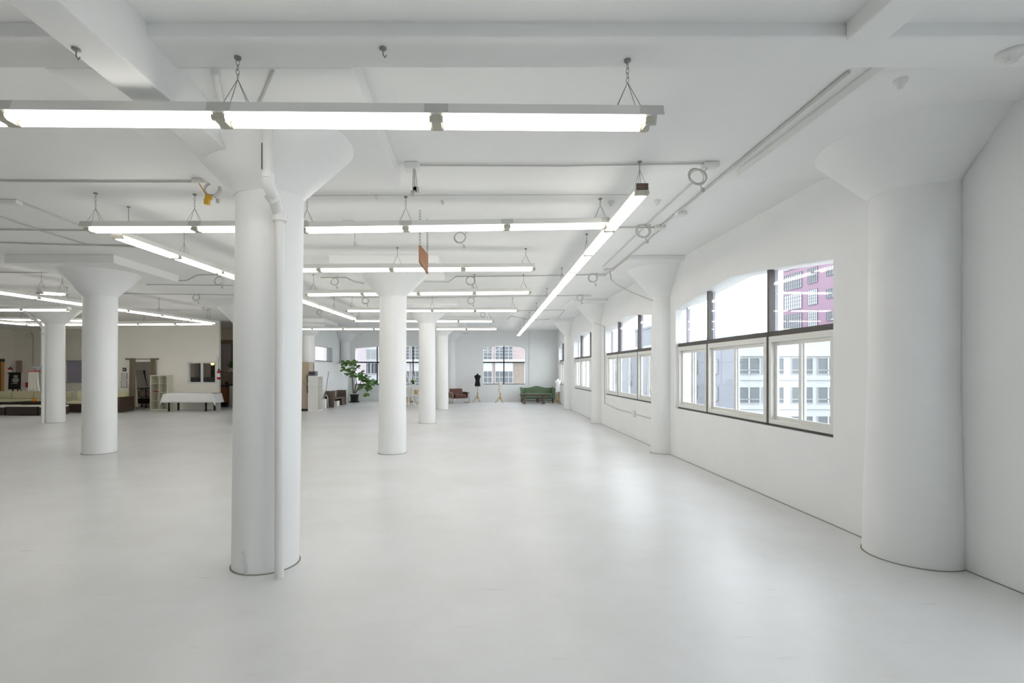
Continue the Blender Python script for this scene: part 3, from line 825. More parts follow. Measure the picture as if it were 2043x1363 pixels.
# leather lounge chair (own frame, +y front), turned to face right of the camera
def lounge():
    d = 26.1
    t = T('lounge_chair', 'brown leather lounge armchair with steel sled base by the far wall', 'armchair', (X(914.5, d), d, 0), rz=-2.75)
    W = .40
    t.part('seat_shell', MB().prism([(-W + .05, .36, .26), (-W + .05, .40, .36), (-W + .05, -.25, .34), (-W + .05, -.38, .66), (-W + .05, -.44, .64), (-W + .05, -.32, .24), (-W + .05, -.1, .22)], V((2 * W - .10, 0, 0))), M['leather'], bevel=.02)
    t.part('seat_cushion', MB().box((-W + .10, -.24, .35), (W - .10, .38, .46)), M['leather'], bevel=.05, seg=3)
    m = MB().prism([(-W + .04, -.22, .42), (-W + .04, -.38, .74), (-W + .04, -.46, .74), (-W + .04, -.36, .40)], V((2 * W - .08, 0, 0)))
    t.part('backrest', m, M['leather'], bevel=.05, seg=3)
    for s_ in (-1, 1):
        t.part('arm_side', MB().box((s_ * W - .03, -.34, .26), (s_ * W + .03, .30, .53)), M['leather'], bevel=.02)
        t.part('arm_pad', MB().box((s_ * W - .05, -.30, .53), (s_ * W + .05, .42, .565)), M['black'], bevel=.015)
        pts = [(s_ * (W + .045), -.38, .02), (s_ * (W + .045), .36, .02), (s_ * (W + .045), .40, .06), (s_ * (W + .045), .40, .50), (s_ * (W + .045), .36, .54), (s_ * (W + .045), -.25, .56)]
        t.part('sled_frame', MB().path(pts, .016, 8), M['chrome'] if s_ < 0 else M['bentwood'])
    t.part('cross_bar', MB().tube((-W - .04, -.3, .30), (W + .04, -.3, .30), .012, n=8), M['chrome'])
lounge()

# fiddle leaf fig
def leaf(mb, p, d, L, Wd, up):
    d = V(d).normalized(); s = d.cross(V(up)).normalized(); n = s.cross(d).normalized()
    prof = [(0, .03), (.12, .14), (.3, .30), (.5, .38), (.7, .46), (.85, .38), (.95, .2), (1, .02)]
    vs = []
    for f, a in prof:
        c = V(p) + d * (L * f) - n * (L * .18 * f * f)
        vs += [c - s * (a * Wd) + n * (.12 * a * Wd), c - n * .005, c + s * (a * Wd) + n * (.12 * a * Wd)]
    fs = []
    for i in range(len(prof) - 1):
        fs += [(3 * i, 3 * i + 1, 3 * i + 4, 3 * i + 3), (3 * i + 1, 3 * i + 2, 3 * i + 5, 3 * i + 4)]
    vs2 = [v - n * .004 for v in vs]; k = len(vs)
    fs2 = [tuple(j + k for j in f[::-1]) for f in fs]
    mb.add(vs + vs2, fs + fs2, True)
d = 26.6
pot = V((X(707, d), d, 0))
t = T('potted_fig', 'tall fiddle leaf fig in a black pot before the far window', 'plant', pot)
t.part('saucer', MB().lathe([(.22, 0), (.27, .02), (.28, .06), (.24, .06)], pot, 24), M['pot'])
t.part('pot', MB().lathe([(.19, .03), (.215, .36), (.235, .36), (.235, .43), (.21, .43), (.205, .38)], pot, 28), M['pot'])
t.part('soil', MB().lathe([(.206, .375), (.205, .39), (.001, .40)], pot, 20), M['soil'])
stems = [
    [P(707, 785, d), P(711, 765, d), P(709, 745, d), P(706, 724, d)],
    [P(705, 785, d), P(703, 760, d), P(702, 742, 26.2), P(694, 735, 25.3)],
    [P(709, 785, d), P(716, 772, d), P(721, 760, d), P(724, 748, d)],
    [P(721, 760, d), P(731, 770, d - .1), P(734, 780, d - .2)],
    [P(714, 768, d), P(735, 765, d + .1), P(752, 764, d + .15)]]
for s_ in stems[:3]: t.part('stem', MB().path(s_, [.03, .024, .018, .01], 8), M['bark'])
for s_ in stems[3:]: t.part('stem', MB().path(s_, [.018, .014, .008], 8), M['bark'])
random.seed(11); m = MB()
cl = [(690, 725, 5), (700, 722, 6), (709, 725, 7), (711, 733, 5), (689, 737, 5), (702, 735, 5), (698, 746, 6), (707, 750, 5), (716, 752, 7), (722, 744, 6), (726, 752, 8), (729, 760, 8),
      (733, 754, 4), (720, 757, 5), (724, 775, 6), (731, 768, 7), (736, 778, 5), (728, 785, 4), (738, 765, 4), (752, 762, 6), (754, 768, 5), (750, 759, 3)]
for px, py, n in cl:
    c = P(px, py, (25.2 if px < 700 else 25.9 if px < 706 else d) + random.uniform(-.3, .15))
    for k in range(n):
        a = random.uniform(0, 2 * PI); e = random.uniform(-.55, .7)
        dr = V((math.cos(a) * math.cos(e), .8 * math.sin(a) * math.cos(e), math.sin(e)))
        L = random.uniform(.20, .33)
        up = V((random.uniform(-.5, .5), -.6, 1))
        leaf(m, c, dr, L, L * .9, up)
t.part('foliage', m, M['leaf'])

# white board wall along the alcove
m = MB().prism([(-6.965, 21.6, 0), (-6.925, 27.28, 0), (-6.925, 27.28, 2.03), (-6.965, 21.6, 2.05)], V((-.03, 0, 0)))
one('partition_panel', m, M['wall'], 'long white half-height panel behind the dark wooden bench', 'panel')
# dark bench with a high back
bx = -6.88; y0, y1 = 22.95, 25.0
t = T('wooden_bench', 'dark plank bench with high back against the white half-height panel', 'bench', (bx + .2, (y0 + y1) / 2, 0))
t.part('side_panel', rbox((bx, y0, 0), (bx + .36, y0 + .05, .755)), M['woodmid'], bevel=.006)
t.part('side_panel', rbox((bx, y1 - .05, 0), (bx + .40, y1, .72)), M['woodmid'], bevel=.006)
t.part('back_panel', rbox((bx, y0 + .05, .40), (bx + .04, y1 - .05, .72)), M['woodmid'])
t.part('seat', rbox((bx + .04, y0 + .05, .36), (bx + .40, y1 - .05, .40)), M['woodmid'])
t.part('drawer_box', rbox((bx + .04, y1 - .75, .02), (bx + .37, y1 - .06, .355)), M['wooddark'])
t.part('white_batten', rbox((bx + .041, y1 - .62, .405), (bx + .05, y1 - .55, .72)), M['white'])
m = rbox((bx + .06, 23.6, 0), (bx + .34, 24.0, .25)); one('storage_box', m, M['paper'], 'white box under the dark plank bench', 'box', bevel=.01)
# items between shelf and bench
t = T('tote_bag', 'black bag with a white rim beside the dark bench', 'bag', (-6.8, 22.75, 0))
t.part('bag_body', MB().loft([(-6.80, 22.8, 0, .085, .08), (-6.80, 22.8, .3, .09, .09), (-6.80, 22.8, .50, .08, .06), (-6.82, 22.8, .57, .05, .04)], 18), M['black'])
t.part('bag_handle', MB().path([(-6.84, 22.70, .55), (-6.76, 22.68, .56), (-6.72, 22.68, .48), (-6.71, 22.70, .03)], .016, 8), M['white'])
m = rbox((-6.79, 22.2, 0), (-6.69, 22.45, .42)); one('waste_bin', m, M['white'], 'narrow white bin beside the cube shelf at the bench', 'bin', bevel=.01)
m = MB().tube((X(646.5, 22.55) - .02, 22.55, 0), (X(655, 22.7), 22.75, Z(741, 22.7)), .011, n=8); m.cbox((X(646.5, 22.55), 22.55, .05), (.12, .05, .1))
one('broom', m, M['grey'], 'thin grey broom handle leaning on the white panel', 'broom')
# white cube shelves
def cube_shelf(label, x0, x1, y0, y1, cols, rows, axis, m, h=1.47, red=False):
    t = T('cube_shelf', label, 'shelf', ((x0 + x1) / 2, (y0 + y1) / 2, 0))
    th = .038
    t.part('top', rbox((x0, y0, h - th), (x1, y1, h)), m); t.part('base', rbox((x0, y0, 0), (x1, y1, th)), m)
    if axis == 'x':   # opening faces +x, columns along y
        t.part('side_panel', rbox((x0, y0, th), (x1, y0 + th, h - th)), m); t.part('side_panel', rbox((x0, y1 - th, th), (x1, y1, h - th)), m)
        for c in range(1, cols):
            y = y0 + (y1 - y0) * c / cols; t.part('divider', rbox((x0, y - .008, th), (x1, y + .008, h - th)), m)
        t.part('back_panel', rbox((x0, y0 + th, th), (x0 + .008, y1 - th, h - th)), m)
        for k in range(1, rows):
            z = h * k / rows; t.part('shelf_board', rbox((x0 + .008, y0 + th, z - .008), (x1, y1 - th, z + .008)), m)
    else:
        t.part('side_panel', rbox((x0, y0, th), (x0 + th, y1, h - th)), m); t.part('side_panel', rbox((x1 - th, y0, th), (x1, y1, h - th)), m)
        for c in range(1, cols):
            x = x0 + (x1 - x0) * c / cols; t.part('divider', rbox((x - .008, y0, th), (x + .008, y1, h - th)), m)
        t.part('back_panel', rbox((x0 + th, y1 - .008, th), (x1 - th, y1, h - th)), m)
        for k in range(1, rows):
            z = h * k / rows; t.part('shelf_board', rbox((x0 + th, y0, z - .008), (x1 - th, y1 - .008, z + .008)), m)
cube_shelf('white cube shelf seen side-on beside the tan refrigerator', -6.965, -6.575, 20.75, 21.50, 2, 4, 'x', M['white'])
t = T('printer', 'dark grey box machine on top of the side-on white cube shelf', 'printer', (-6.8, 21, 1.47))
bd = t.part('body', rbox((-6.955, 20.8, 1.472), (-6.68, 21.15, 1.66)), M['grey'], bevel=.012)
t.part('paper_slot', rbox((-6.93, 20.795, 1.55), (-6.70, 20.80, 1.585)), M['black'], parent=bd)
# tan refrigerator
t = T('refrigerator', 'tall tan two-door refrigerator half hidden behind the nearest column', 'refrigerator', (-7.3, 21.2, 0))
t.part('cabinet', rbox((-7.56, 21.0, .06), (-7.0, 21.55, 2.05)), M['tan'], bevel=.01)
fz = t.part('freezer_door', rbox((-7.56, 20.95, 1.14), (-7.0, 21.0, 2.05)), M['tan'], bevel=.012)
fd = t.part('door', rbox((-7.56, 20.95, .10), (-7.0, 21.0, 1.12)), M['tan2'], bevel=.012)
t.part('kick_plate', rbox((-7.54, 20.98, 0), (-7.02, 21.5, .07)), M['black'])
t.part('door_handle', rbox((-7.06, 20.91, .75), (-7.03, 20.95, 1.08)), M['black'], parent=fd); t.part('door_handle', rbox((-7.06, 20.91, 1.18), (-7.03, 20.95, 1.5)), M['black'], parent=fz)
# ladder and shell chairs between the columns
t = T('step_ladder', 'white ladder leaning between the second and mid floor columns', 'ladder', P(828, 800, 25.5))
la, lb = P(809, 738, 25.9), P(829, 799, 25.6); lb.z = 0
sv = V((.25, .30, 0))
t.part('rail', MB().cbox((la + lb) / 2, ((la - lb).length, .07, .03), (la - lb).normalized(), V((0, 1, 0))), M['white'])
t.part('rail', MB().cbox((la + lb) / 2 + sv, ((la - lb).length, .07, .03), (la - lb).normalized(), V((0, 1, 0))), M['white'])
for k in range(6):
    c = lb + (la - lb) * ((k + .7) / 6.6); t.part('rung', MB().tube(c, c + sv, .014, n=8), M['white'])
def shell_chair(label, px, d, rz):
    t = T('shell_chair', label, 'chair', (X(px, d), d, 0), rz=rz)
    m = MB()
    vs = []; n = 9
    prof = [(.24, .44, .20), (.20, .42, .23), (.05, .41, .24), (-.12, .42, .24), (-.20, .50, .24), (-.24, .62, .23), (-.27, .76, .20), (-.28, .82, .14)]
    for (y, z, w) in prof:
        for k in range(n):
            s_ = -1 + 2 * k / (n - 1); vs.append(V((w * s_, y + (.05 * s_ * s_ if z > .45 else 0), z + .05 * s_ * s_)))
    fs = [(i * n + k, i * n + k + 1, (i + 1) * n + k + 1, (i + 1) * n + k) for i in range(len(prof) - 1) for k in range(n - 1)]
    m.add(vs, fs, True); o = t.part('seat_shell', m, M['white'])
    so = o.modifiers.new('thick', 'SOLIDIFY'); so.thickness = .012
    for sx in (-1, 1):
        for sy in (-1, 1):
            t.part('leg', MB().tube((sx * .22, sy * .22 - .02, 0), (sx * .11, sy * .11 - .02, .41), .013, .017, n=8), M['pine'])
shell_chair('white shell chair with pale wooden legs left of the ladder foot', 811, 23.9, 2.6)
shell_chair('white shell chair tilted back to back under the ladder', 819.5, 24.5, -.7)
t = T('utility_cart', 'low white cart on black casters behind the second column', 'cart', P(831, 803, 26.2))
cx0, cx1 = X(821, 26.5), X(840, 26.5)
t.part('lower_shelf', rbox((cx0, 26.3, .10), (cx1, 26.7, .13)), M['white']); t.part('upper_shelf', rbox((cx0, 26.3, .40), (cx1, 26.7, .43)), M['white'])
for a, b in ((cx0 + .02, 26.32), (cx1 - .02, 26.32), (cx0 + .02, 26.68), (cx1 - .02, 26.68)):
    po = t.part('cart_post', MB().tube((a, b, .08), (a, b, .43), .012, n=6), M['white'])
    t.part('caster', MB().tube((a - .02, b, .05), (a + .02, b, .05), .05, n=12), M['black'], parent=po)
m = rbox((X(827, 26.5), 26.35, .432), (X(839, 26.5), 26.65, .70)); one('wooden_crate', m, M['pine'], 'pale wooden crate on the low white cart', 'crate', bevel=.005)
t = T('potted_plant', 'tiny green plant on the far window sill behind the ladder', 'plant', (X(825.5, 27.25), 27.3, .96))
t.part('pot', MB().lathe([(.05, .937), (.07, 1.02)], (X(824.5, 27.32), 27.33, 0), 14), M['pot'])
m = MB(); random.seed(4)
for k in range(16):
    a = random.uniform(0, 6.28); leaf(m, (X(824.5, 27.32), 27.33, 1.02), (math.cos(a), .4 * math.sin(a), random.uniform(.3, 1.6)), .18, .1, (.3, -.5, .6))
t.part('foliage', m, M['leaf'])
# ------------------------------------------------------------------ left side: partition wall items
yw = YP
# curtain rod and curtains
zr = Z(716.5, yw)
t = T('curtain_rod', 'bronze curtain rod over the doorway at left', 'curtain rod', (X(286, yw), yw - .1, zr))
t.part('rod', MB().tube((X(256, yw), yw - .1, zr), (X(317, yw), yw - .1, zr), .014, n=10), M['brass'])
for px in (255, 318): t.part('finial', MB().sphere((X(px, yw), yw - .1, zr), .035), M['brass'])
for px in (258, 315): t.part('bracket', rbox((X(px, yw) - .012, yw - .1, zr - .02), (X(px, yw) + .012, yw, zr + .02)), M['brass'])
def curtain(label, pxa, pxb, pxc, pxd, pyb, lining=False):
    t = T('curtain', label, 'curtain', (X((pxa + pxb) / 2, yw), yw - .1, Z(pyb, yw)))
    m = MB(); n = 40; zt = zr + .03; zb = Z(pyb, yw); vs = []
    rows = 8
    for r_ in range(rows + 1):
        f = r_ / rows
        for k in range(n + 1):
            s_ = k / n
            x = X(pxa + (pxc - pxa) * f + (pxb - pxa + ((pxd - pxc) - (pxb - pxa)) * f) * s_, yw)
            vs.append(V((x, yw - .1 + .045 * math.sin(s_ * 2 * PI * 4.5), zt + (zb - zt) * f)))
    fs = [(r_ * (n + 1) + k, r_ * (n + 1) + k + 1, (r_ + 1) * (n + 1) + k + 1, (r_ + 1) * (n + 1) + k) for r_ in range(rows) for k in range(n)]
    m.add(vs, fs, True); o = t.part('cloth', m, M['curtain'])
    so = o.modifiers.new('thick', 'SOLIDIFY'); so.thickness = .012
    if lining:
        m = MB().prism([(X(272, yw), yw - .03, Z(750, yw)), (X(276, yw), yw - .03, Z(812, yw)), (X(271, yw), yw - .03, Z(812, yw)), (X(271, yw), yw - .03, Z(745, yw))], V((0, .02, 0)))
        t.part('lining_edge', m, M['curtlin'])
curtain('taupe full-length curtain at the left of the doorway', 262, 272.5, 260, 272, 815.5, True)
curtain('taupe curtain at the right of the doorway behind the cube shelf', 303.5, 313, 301, 313, 815.5)
# doorway trim
mb = MB()
for a, b in ((xd0 - .07, xd0), (xd1, xd1 + .07)): mb.box((a, yw - .02, 0), (b, yw, Z(722, yw) + .07))
mb.box((xd0, yw - .02, Z(722, yw)), (xd1, yw, Z(722, yw) + .07)); struct('trim_5', mb, M['wallw'])
# signs on the wall
t = T('wall_sign', 'small black sign with white lettering left of the doorway curtain', 'sign', (X(248.5, yw), yw - .02, Z(741, yw)))
t.part('plate', rbox((X(245, yw), yw - .02, Z(741, yw)), (X(252, yw), yw, Z(734, yw))), M['black'])
m = MB()
for z, (a, b) in ((736.6, (246, 251)), (738.4, (246.4, 250.6))):
    xa = X(a, yw)
    while xa < X(b, yw) - .02:
        m.box((xa, yw - .023, Z(z + .6, yw)), (xa + .018, yw - .0205, Z(z - .4, yw))); xa += .027
t.part('lettering', m, M['paper'])
def notice(label, x0, x1, y0, y1):
    t = T('framed_notice', label, 'picture frame', (X((x0 + x1) / 2, yw), yw - .02, Z(y1, yw)))
    a, b, c_, d_ = X(x0, yw), X(x1, yw), Z(y1, yw), Z(y0, yw); w = .014
    m = MB().box((a, yw - .022, c_), (b, yw - .001, c_ + w)).box((a, yw - .022, d_ - w), (b, yw - .001, d_)).box((a, yw - .022, c_ + w), (a + w, yw - .001, d_ - w)).box((b - w, yw - .022, c_ + w), (b, yw - .001, d_ - w))
    t.part('frame', m, M['grey']); sh = t.part('sheet', rbox((a + w, yw - .012, c_ + w), (b - w, yw - .001, d_ - w)), M['paper'])
    m = MB(); z = d_ - .07
    random.seed(int(x0 * 10 + y0))
    while z > c_ + .04:
        w_ = random.uniform(.2, .38) * (b - a); m.box(((a + b) / 2 - w_, yw - .0135, z), ((a + b) / 2 + w_, yw - .0125, z + .007)); z -= .03
    t.part('text_lines', m, M['grey'], parent=sh)
notice('upper framed white notice under the small black sign', 243, 254, 744.7, 757.5)
notice('lower framed white notice nearest the floor left of the curtain', 242, 253.7, 760, 773.4)
# cube shelf facing the room
y0 = 21.40
xs0, xs1 = X(299.5, y0), X(334.5, y0)
cube_shelf('off-white cube shelf facing the room between doorway and white table', xs0, xs1, y0, y0 + .39, 2, 4, 'y', M['offwhite'], h=Z(748.7, y0))
hsh = Z(748.7, y0)
m = rbox((xs0 + .09, y0 + .04, hsh / 2 + .0085), (xs0 + .34, y0 + .3, hsh / 2 + .05)); one('book', m, M['red'], 'red book lying in the off-white cube shelf', 'book')
# table with white cloth
d0, d1 = 20.65, 21.32
t = T('folding_table', 'long table with dark legs under a white cloth before the pass-through window', 'table', (X(380, 21), 21.1, 0))
xa, xb = X(331, d0), X(424, d0)
t.part('tabletop', rbox((xa, d0, .725), (xb, d1, .755)), M['wooddark'])
for px, dd in ((337, d0 + .06), (411, d0 + .06), (356, d1 - .08), (428, d1 - .08)):
    xx = X(px, dd); xx = min(max(xx, xa + .06), xb - .06); t.part('leg', rbox((xx - .03, dd - .025, 0), (xx + .03, dd + .025, .725)), M['black'])
def cloth():
    m = MB(); e = .012; nx, ny = 36, 14
    x0, x1, y0_, y1_ = xa - .42, xb + .42, d0 - .40, d1 + .04
    def h(x, y):
        ox = max(xa - x, x - xb, 0); oy = max(d0 - y, 0)
        drop = max(ox, oy)
        if drop <= 0: return V((x, y, .758))
        px_ = min(max(x, xa - .012), xb + .012); py_ = max(y, d0 - .012)
        cx_ = px_ + (0 if ox == 0 else math.copysign(min(ox * .28, .14), x - px_)) + (.012 * math.sin(y * 30) if ox > 0 else 0)
        cy_ = py_ - (0 if oy == 0 else .05 * oy) - (.010 * math.sin(x * 26) + .01 if oy > 0 else 0)
        if ox > 0 and oy > 0: cx_ += math.copysign(.05, x - px_); cy_ -= .08
        z = .758 - math.hypot(ox, oy) * .92 if (ox > 0 and oy > 0) else .758 - drop * .97
        return V((cx_, cy_, max(z, .05)))
    vs = [h(x0 + (x1 - x0) * i / nx, y0_ + (y1_ - y0_) * j / ny) for j in range(ny + 1) for i in range(nx + 1)]
    fs = [(j * (nx + 1) + i, j * (nx + 1) + i + 1, (j + 1) * (nx + 1) + i + 1, (j + 1) * (nx + 1) + i) for j in range(ny) for i in range(nx)]
    m.add(vs, fs, True); return m
o = one('tablecloth', cloth(), M['whitecloth'], 'white tablecloth draped over the long table at left', 'tablecloth')
so = o.modifiers.new('thick', 'SOLIDIFY'); so.thickness = .004; so.offset = 1
# white notice board strip with knobs and extinguisher at the partition end
m = rbox((X(432.5, yw), yw - .06, 0), (X(438.6, yw), yw - .001, Z(708.5, yw))); 
t = T('coat_rack_panel', 'narrow white upright panel with black knobs at the end of the partition', 'panel', (X(435.5, yw), yw, 0))
t.part('panel', m, M['white'])
for k in range(7):
    z = Z(716 + k * 3, yw); t.part('knob', MB().tube((X(437.6, yw), yw - .085, z), (X(437.6, yw), yw - .06, z), .014, n=8), M['black'])
def extinguisher(label, x, y, z0, h, r):
    t = T('fire_extinguisher', label, 'fire extinguisher', (x, y, z0))
    cyl = t.part('cylinder', MB().lathe([(r * .9, z0), (r, z0 + .02), (r, z0 + h * .72), (r * .8, z0 + h * .80), (r * .35, z0 + h * .84)], (x, y, 0), 18), M['red'])
    t.part('label_band', MB().lathe([(r * 1.01, z0 + h * .22), (r * 1.01, z0 + h * .58)], (x, y, 0), 18, cap=False), M['paper'], parent=cyl)
    t.part('wall_mount', MB().box((x - .02, y, z0 + h * .4), (x + .02, y + r + .03, z0 + h * .5)), M['black'])
    t.part('valve', MB().cbox((x, y, z0 + h * .92), (.05, .04, h * .16)), M['black'])
    t.part('hose', MB().path([(x, y, z0 + h * .92), (x + r * 1.2, y - .02, z0 + h * .85), (x + r * 1.3, y - .02, z0 + h * .3)], .012, 6), M['black'])
extinguisher('red fire extinguisher hung at the end of the partition wall', X(440.5, yw - .02), yw - .18, Z(757, yw), .46, .075)
# kitchen corner in the passage
dk = 23.4
t = T('kitchen_counter', 'white counter with black top in the passage behind the white table', 'counter', (X(455, dk), dk, 0))
xk0, xk1 = X(444, dk), X(470, dk)
t.part('body', rbox((X(455.5, dk), dk + .1, 0), (xk1, dk + .7, .98)), M['white']); t.part('worktop', rbox((xk0, dk + .08, .98), (xk1, dk + .72, 1.03)), M['black'])
t = T('wooden_cabinet', 'orange-brown wooden cabinet in the passage beside the counter', 'cabinet', (X(449, dk), dk, 0))
t.part('body', rbox((X(440, dk), dk - .12, .22), (X(456, dk), dk + .07, .93)), M['cabwood'], bevel=.006)
t.part('plinth', rbox((X(441, dk), dk - .1, 0), (X(454, dk), dk + .05, .22)), M['black'])
t.part('top', rbox((X(439, dk), dk - .14, .93), (X(455.5, dk), dk + .075, 1.02)), M['black'])
m = MB().lathe([(.07, 1.031), (.08, 1.10), (.05, 1.16), (.02, 1.17)], (X(452, dk + .3), dk + .3, 0), 14); one('kettle', m, M['black'], 'black kettle on the passage counter', 'kettle')
m = rbox((X(445, 24.5), 24.45, 0), (X(475, 24.5), 24.5, 1.62)); one('backsplash_panel', m, M['beige'], 'taupe splash panel behind the passage counter', 'panel')
m = rbox((X(457, 24.2), 24.05, 1.64), (X(472, 24.2), 24.4, 1.72)); one('wall_ledge', m, M['white'], 'white ledge under the grassy plant in the passage', 'shelf')
t = T('potted_plant', 'small grassy plant on the white ledge in the passage', 'plant', (X(461, 24.2), 24.2, 1.72))
t.part('pot', MB().lathe([(.05, 1.72), (.07, 1.82)], (X(461, 24.2), 24.2, 0), 14), M['white'])
m = MB(); random.seed(5)
for k in range(46):
    a = random.uniform(0, 6.28); e = random.uniform(.5, 1.5); p0 = V((X(461, 24.2), 24.2, 1.81)); q = V((math.cos(a) * math.cos(e), math.sin(a) * math.cos(e), math.sin(e)))
    m.path([p0, p0 + q * .2, p0 + q * .36 - V((0, 0, .02))], [.012, .01, .003], 5)
t.part('grass_blades', m, M['leaf'])
# door at the end of the passage
yd = 26.55
r = T('door_1', None, None, (X(447, yd), yd, 0), kind='structure')
r.part('door_leaf', rbox((X(428, yd), yd - .04, 0), (X(461.5, yd), yd - .005, Z(686.5, yd))), M['greydoor'])
m = MB().box((X(424, yd), yd - .07, Z(686.5, yd)), (X(466, yd), yd, Z(679, yd))).box((X(462, yd), yd - .07, 0), (X(466, yd), yd, Z(686.5, yd)))
r.part('door_frame', m, M['trimb'])
# back room things seen through the doorway
t = T('projection_screen', 'white and black panels leaning inside the doorway at left', 'panel', (X(283, 23.6), 23.6, 0))
def lean(a, b, c_, d_, dd, mm, nm):
    t.part(nm, MB().prism([P(a[0], a[1], dd), P(b[0], b[1], dd), P(c_[0], c_[1], dd + .05), P(d_[0], d_[1], dd + .05)], V((0, .03, 0))), M[mm])
lean((283, 811), (303, 811), (284, 739), (270, 739), 23.6, 'paper', 'white_board')
lean((303.5, 811), (305, 811), (290, 739), (282, 739), 23.7, 'grey', 'grey_board')
lean((301.5, 811), (304, 811), (291, 740), (289, 740), 23.4, 'paper', 'white_edge')
t = T('equipment_trolley', 'black wheeled trolley with bundled gear inside the doorway at left', 'trolley', (X(286, 22.9), 22.9, 0))
ta, tb = X(275, 22.9), X(300, 22.9)
t.part('lower_shelf', rbox((ta, 22.6, .20), (tb, 23.2, .25)), M['black']); t.part('middle_shelf', rbox((ta, 22.6, .45), (tb, 23.2, .49)), M['chrome']); t.part('upper_shelf', rbox((ta, 22.6, .86), (tb, 23.2, .89)), M['black'])
for a, b in ((ta, 22.62), (tb - .04, 22.62), (ta, 23.15), (tb - .04, 23.15)):
    po = t.part('trolley_post', rbox((a, b, .1), (a + .03, b + .03, .89)), M['black']); t.part('caster', MB().tube((a, b, .05), (a + .03, b, .05), .05, n=10), M['black'], parent=po)
m = MB().loft([((ta + tb) / 2, 22.9, .495, .24, .2), ((ta + tb) / 2, 22.9, .62, .26, .22), ((ta + tb) / 2 - .03, 22.9, .78, .2, .16)], 14); one('folded_tarp', m, M['beige'], 'taupe bundle on the black trolley inside the doorway', 'bundle')
m = MB().box((ta + .07, 22.68, .252), (tb - .1, 23.1, .41)); one('equipment_case', m, M['black'], 'black case on the lower trolley shelf inside the doorway', 'case', bevel=.01)
# warm lamp in the back room
t = T('pendant_lamp', 'warm glowing globe lamp seen through the pass-through window', 'lamp', (X(424, 24.5), 24.5, 2.02))
t.part('globe', MB().sphere((X(424, 24.5), 24.5, 2.02), .075), M['bulb']); t.part('cord', MB().tube((X(424, 24.5), 24.5, 2.09), (X(424, 24.5), 24.5, CEIL), .006, n=6), M['black'])
m = rbox((X(378, 24.6), 24.4, 0), (X(431, 24.6), 24.9, 1.35)); one('back_counter', m, M['grey'], 'dark counter seen through the pass-through window', 'counter')
m = rbox((X(384, 26), 26.2, 0), (X(392, 26), 26.55, 2.6)); one('tall_locker', m, M['greydoor'], 'pale tall locker behind the left pass-through pane', 'locker')
m = rbox((X(416.5, 26), 26.2, 0), (X(423, 26), 26.55, 2.7)); one('door_post', m, M['wooddark'], 'dark upright post behind the right pass-through pane', 'post')
light_run('added fluorescent row hidden behind the clear standing left column, brightening the sofa corner', P(190, 666, 22.5), P(190, 676, 26.2), 3, [.05, .95])  # extra row out of sight, put in to brighten the rear left wall
light_run('added fluorescent fitting hidden behind a column, brightening the passage kitchen', P(472, 668, 24.2), P(497, 668, 24.2), 1, [.2])  # extra fitting, added out of sight to lift the dark passage
light_run('added unseen fluorescent fitting lighting the back room behind the partition', P(300, 650, 24.3), P(355, 650, 24.3), 1, [.1, .9])  # unseen fitting, added so that the back room is lit

# lounge seating at far left
def rattan_sofa(label, pa, pb, d, ba, h_back=.74, arm=True, back=True):
    x0, x1 = X(pa, d), X(pb, d)
    t = T('wicker_sofa', label, 'sofa', ((x0 + x1) / 2, d + .4, 0))
    t.part('base', rbox((x0, d, .03), (x1, d + .85, .34)), M['rattan'], bevel=.01)
    n = max(1, round((x1 - x0) / 1.0)); w = (x1 - x0) / n
    for k in range(n):
        t.part('seat_cushion', rbox((x0 + k * w + .01, d - .01, .345), (x0 + (k + 1) * w - .01, d + .62, .46)), M['cushion'], bevel=.03)
        if back: t.part('back_cushion', rbox((x0 + k * w + .01, d + .55, .46), (x0 + (k + 1) * w - .01, d + .78, h_back)), M['cushion'], bevel=.03)
    if arm: t.part('arm', rbox((x1, d, .03), (x1 + .16, d + .85, .62)), M['rattan2'], bevel=.01)
rattan_sofa('cream-cushioned wicker sofa at the far left edge below the easel sign', -45, 42, 21.3, 0, h_back=.78, arm=False)
rattan_sofa('cream-cushioned wicker sofa behind the hanging white dress', 43.5, 120, 21.3, 0, h_back=.77, arm=False)
rattan_sofa('cream-cushioned wicker sofa between the two left columns', 131, 231, 20.1, 0, h_back=.83, arm=True)
d = 20.0; x0, x1 = X(33, d), X(92, d)
t = T('wicker_table', 'dark wicker table with the orange cup at far left', 'table', ((x0 + x1) / 2, d, 0))
t.part('top', rbox((x0, d - .25, .40), (x1, d + .45, .45)), M['rattan'], bevel=.008); t.part('body', rbox((x0 + .03, d - .22, 0), (x1 - .03, d + .42, .40)), M['rattan'])
m = MB().lathe([(.055, .452), (.075, .47), (.08, .56), (.065, .56), (.06, .48)], (X(67.5, 20), 20.0, 0), 18); one('ceramic_cup', m, M['orange'], 'orange cup on the dark wicker table', 'cup')
d = 18.75
def ottoman(label, pa, pb, d, cush, m='rattan', h=.30):
    x0, x1 = X(pa, d), X(pb, d)
    t = T('wicker_ottoman', label, 'ottoman', ((x0 + x1) / 2, d + .35, 0))
    t.part('base', rbox((x0, d, .03), (x1, d + .75, h)), M[m], bevel=.01)
    for a in (x0 + .05, x1 - .05):
        for b in (d + .05, d + .7): t.part('foot', rbox((a - .02, b - .02, 0), (a + .02, b + .02, .03)), M['chrome'])
    t.part('cushion', rbox((x0 + .01, d + .01, h), (x1 - .01, d + .74, h + cush)), M['cushwhite'], bevel=.012)
ottoman('white-cushioned wicker ottoman at the far left edge of the floor', -30, 9, 18.85, .06)
ottoman('dark wicker ottoman in front of the orange cup table', 11.5, 73, 18.75, .03, h=.33)
ottoman('brown wicker ottoman against the left of the far left column', 77, 106, 18.8, .06, 'rattan2')
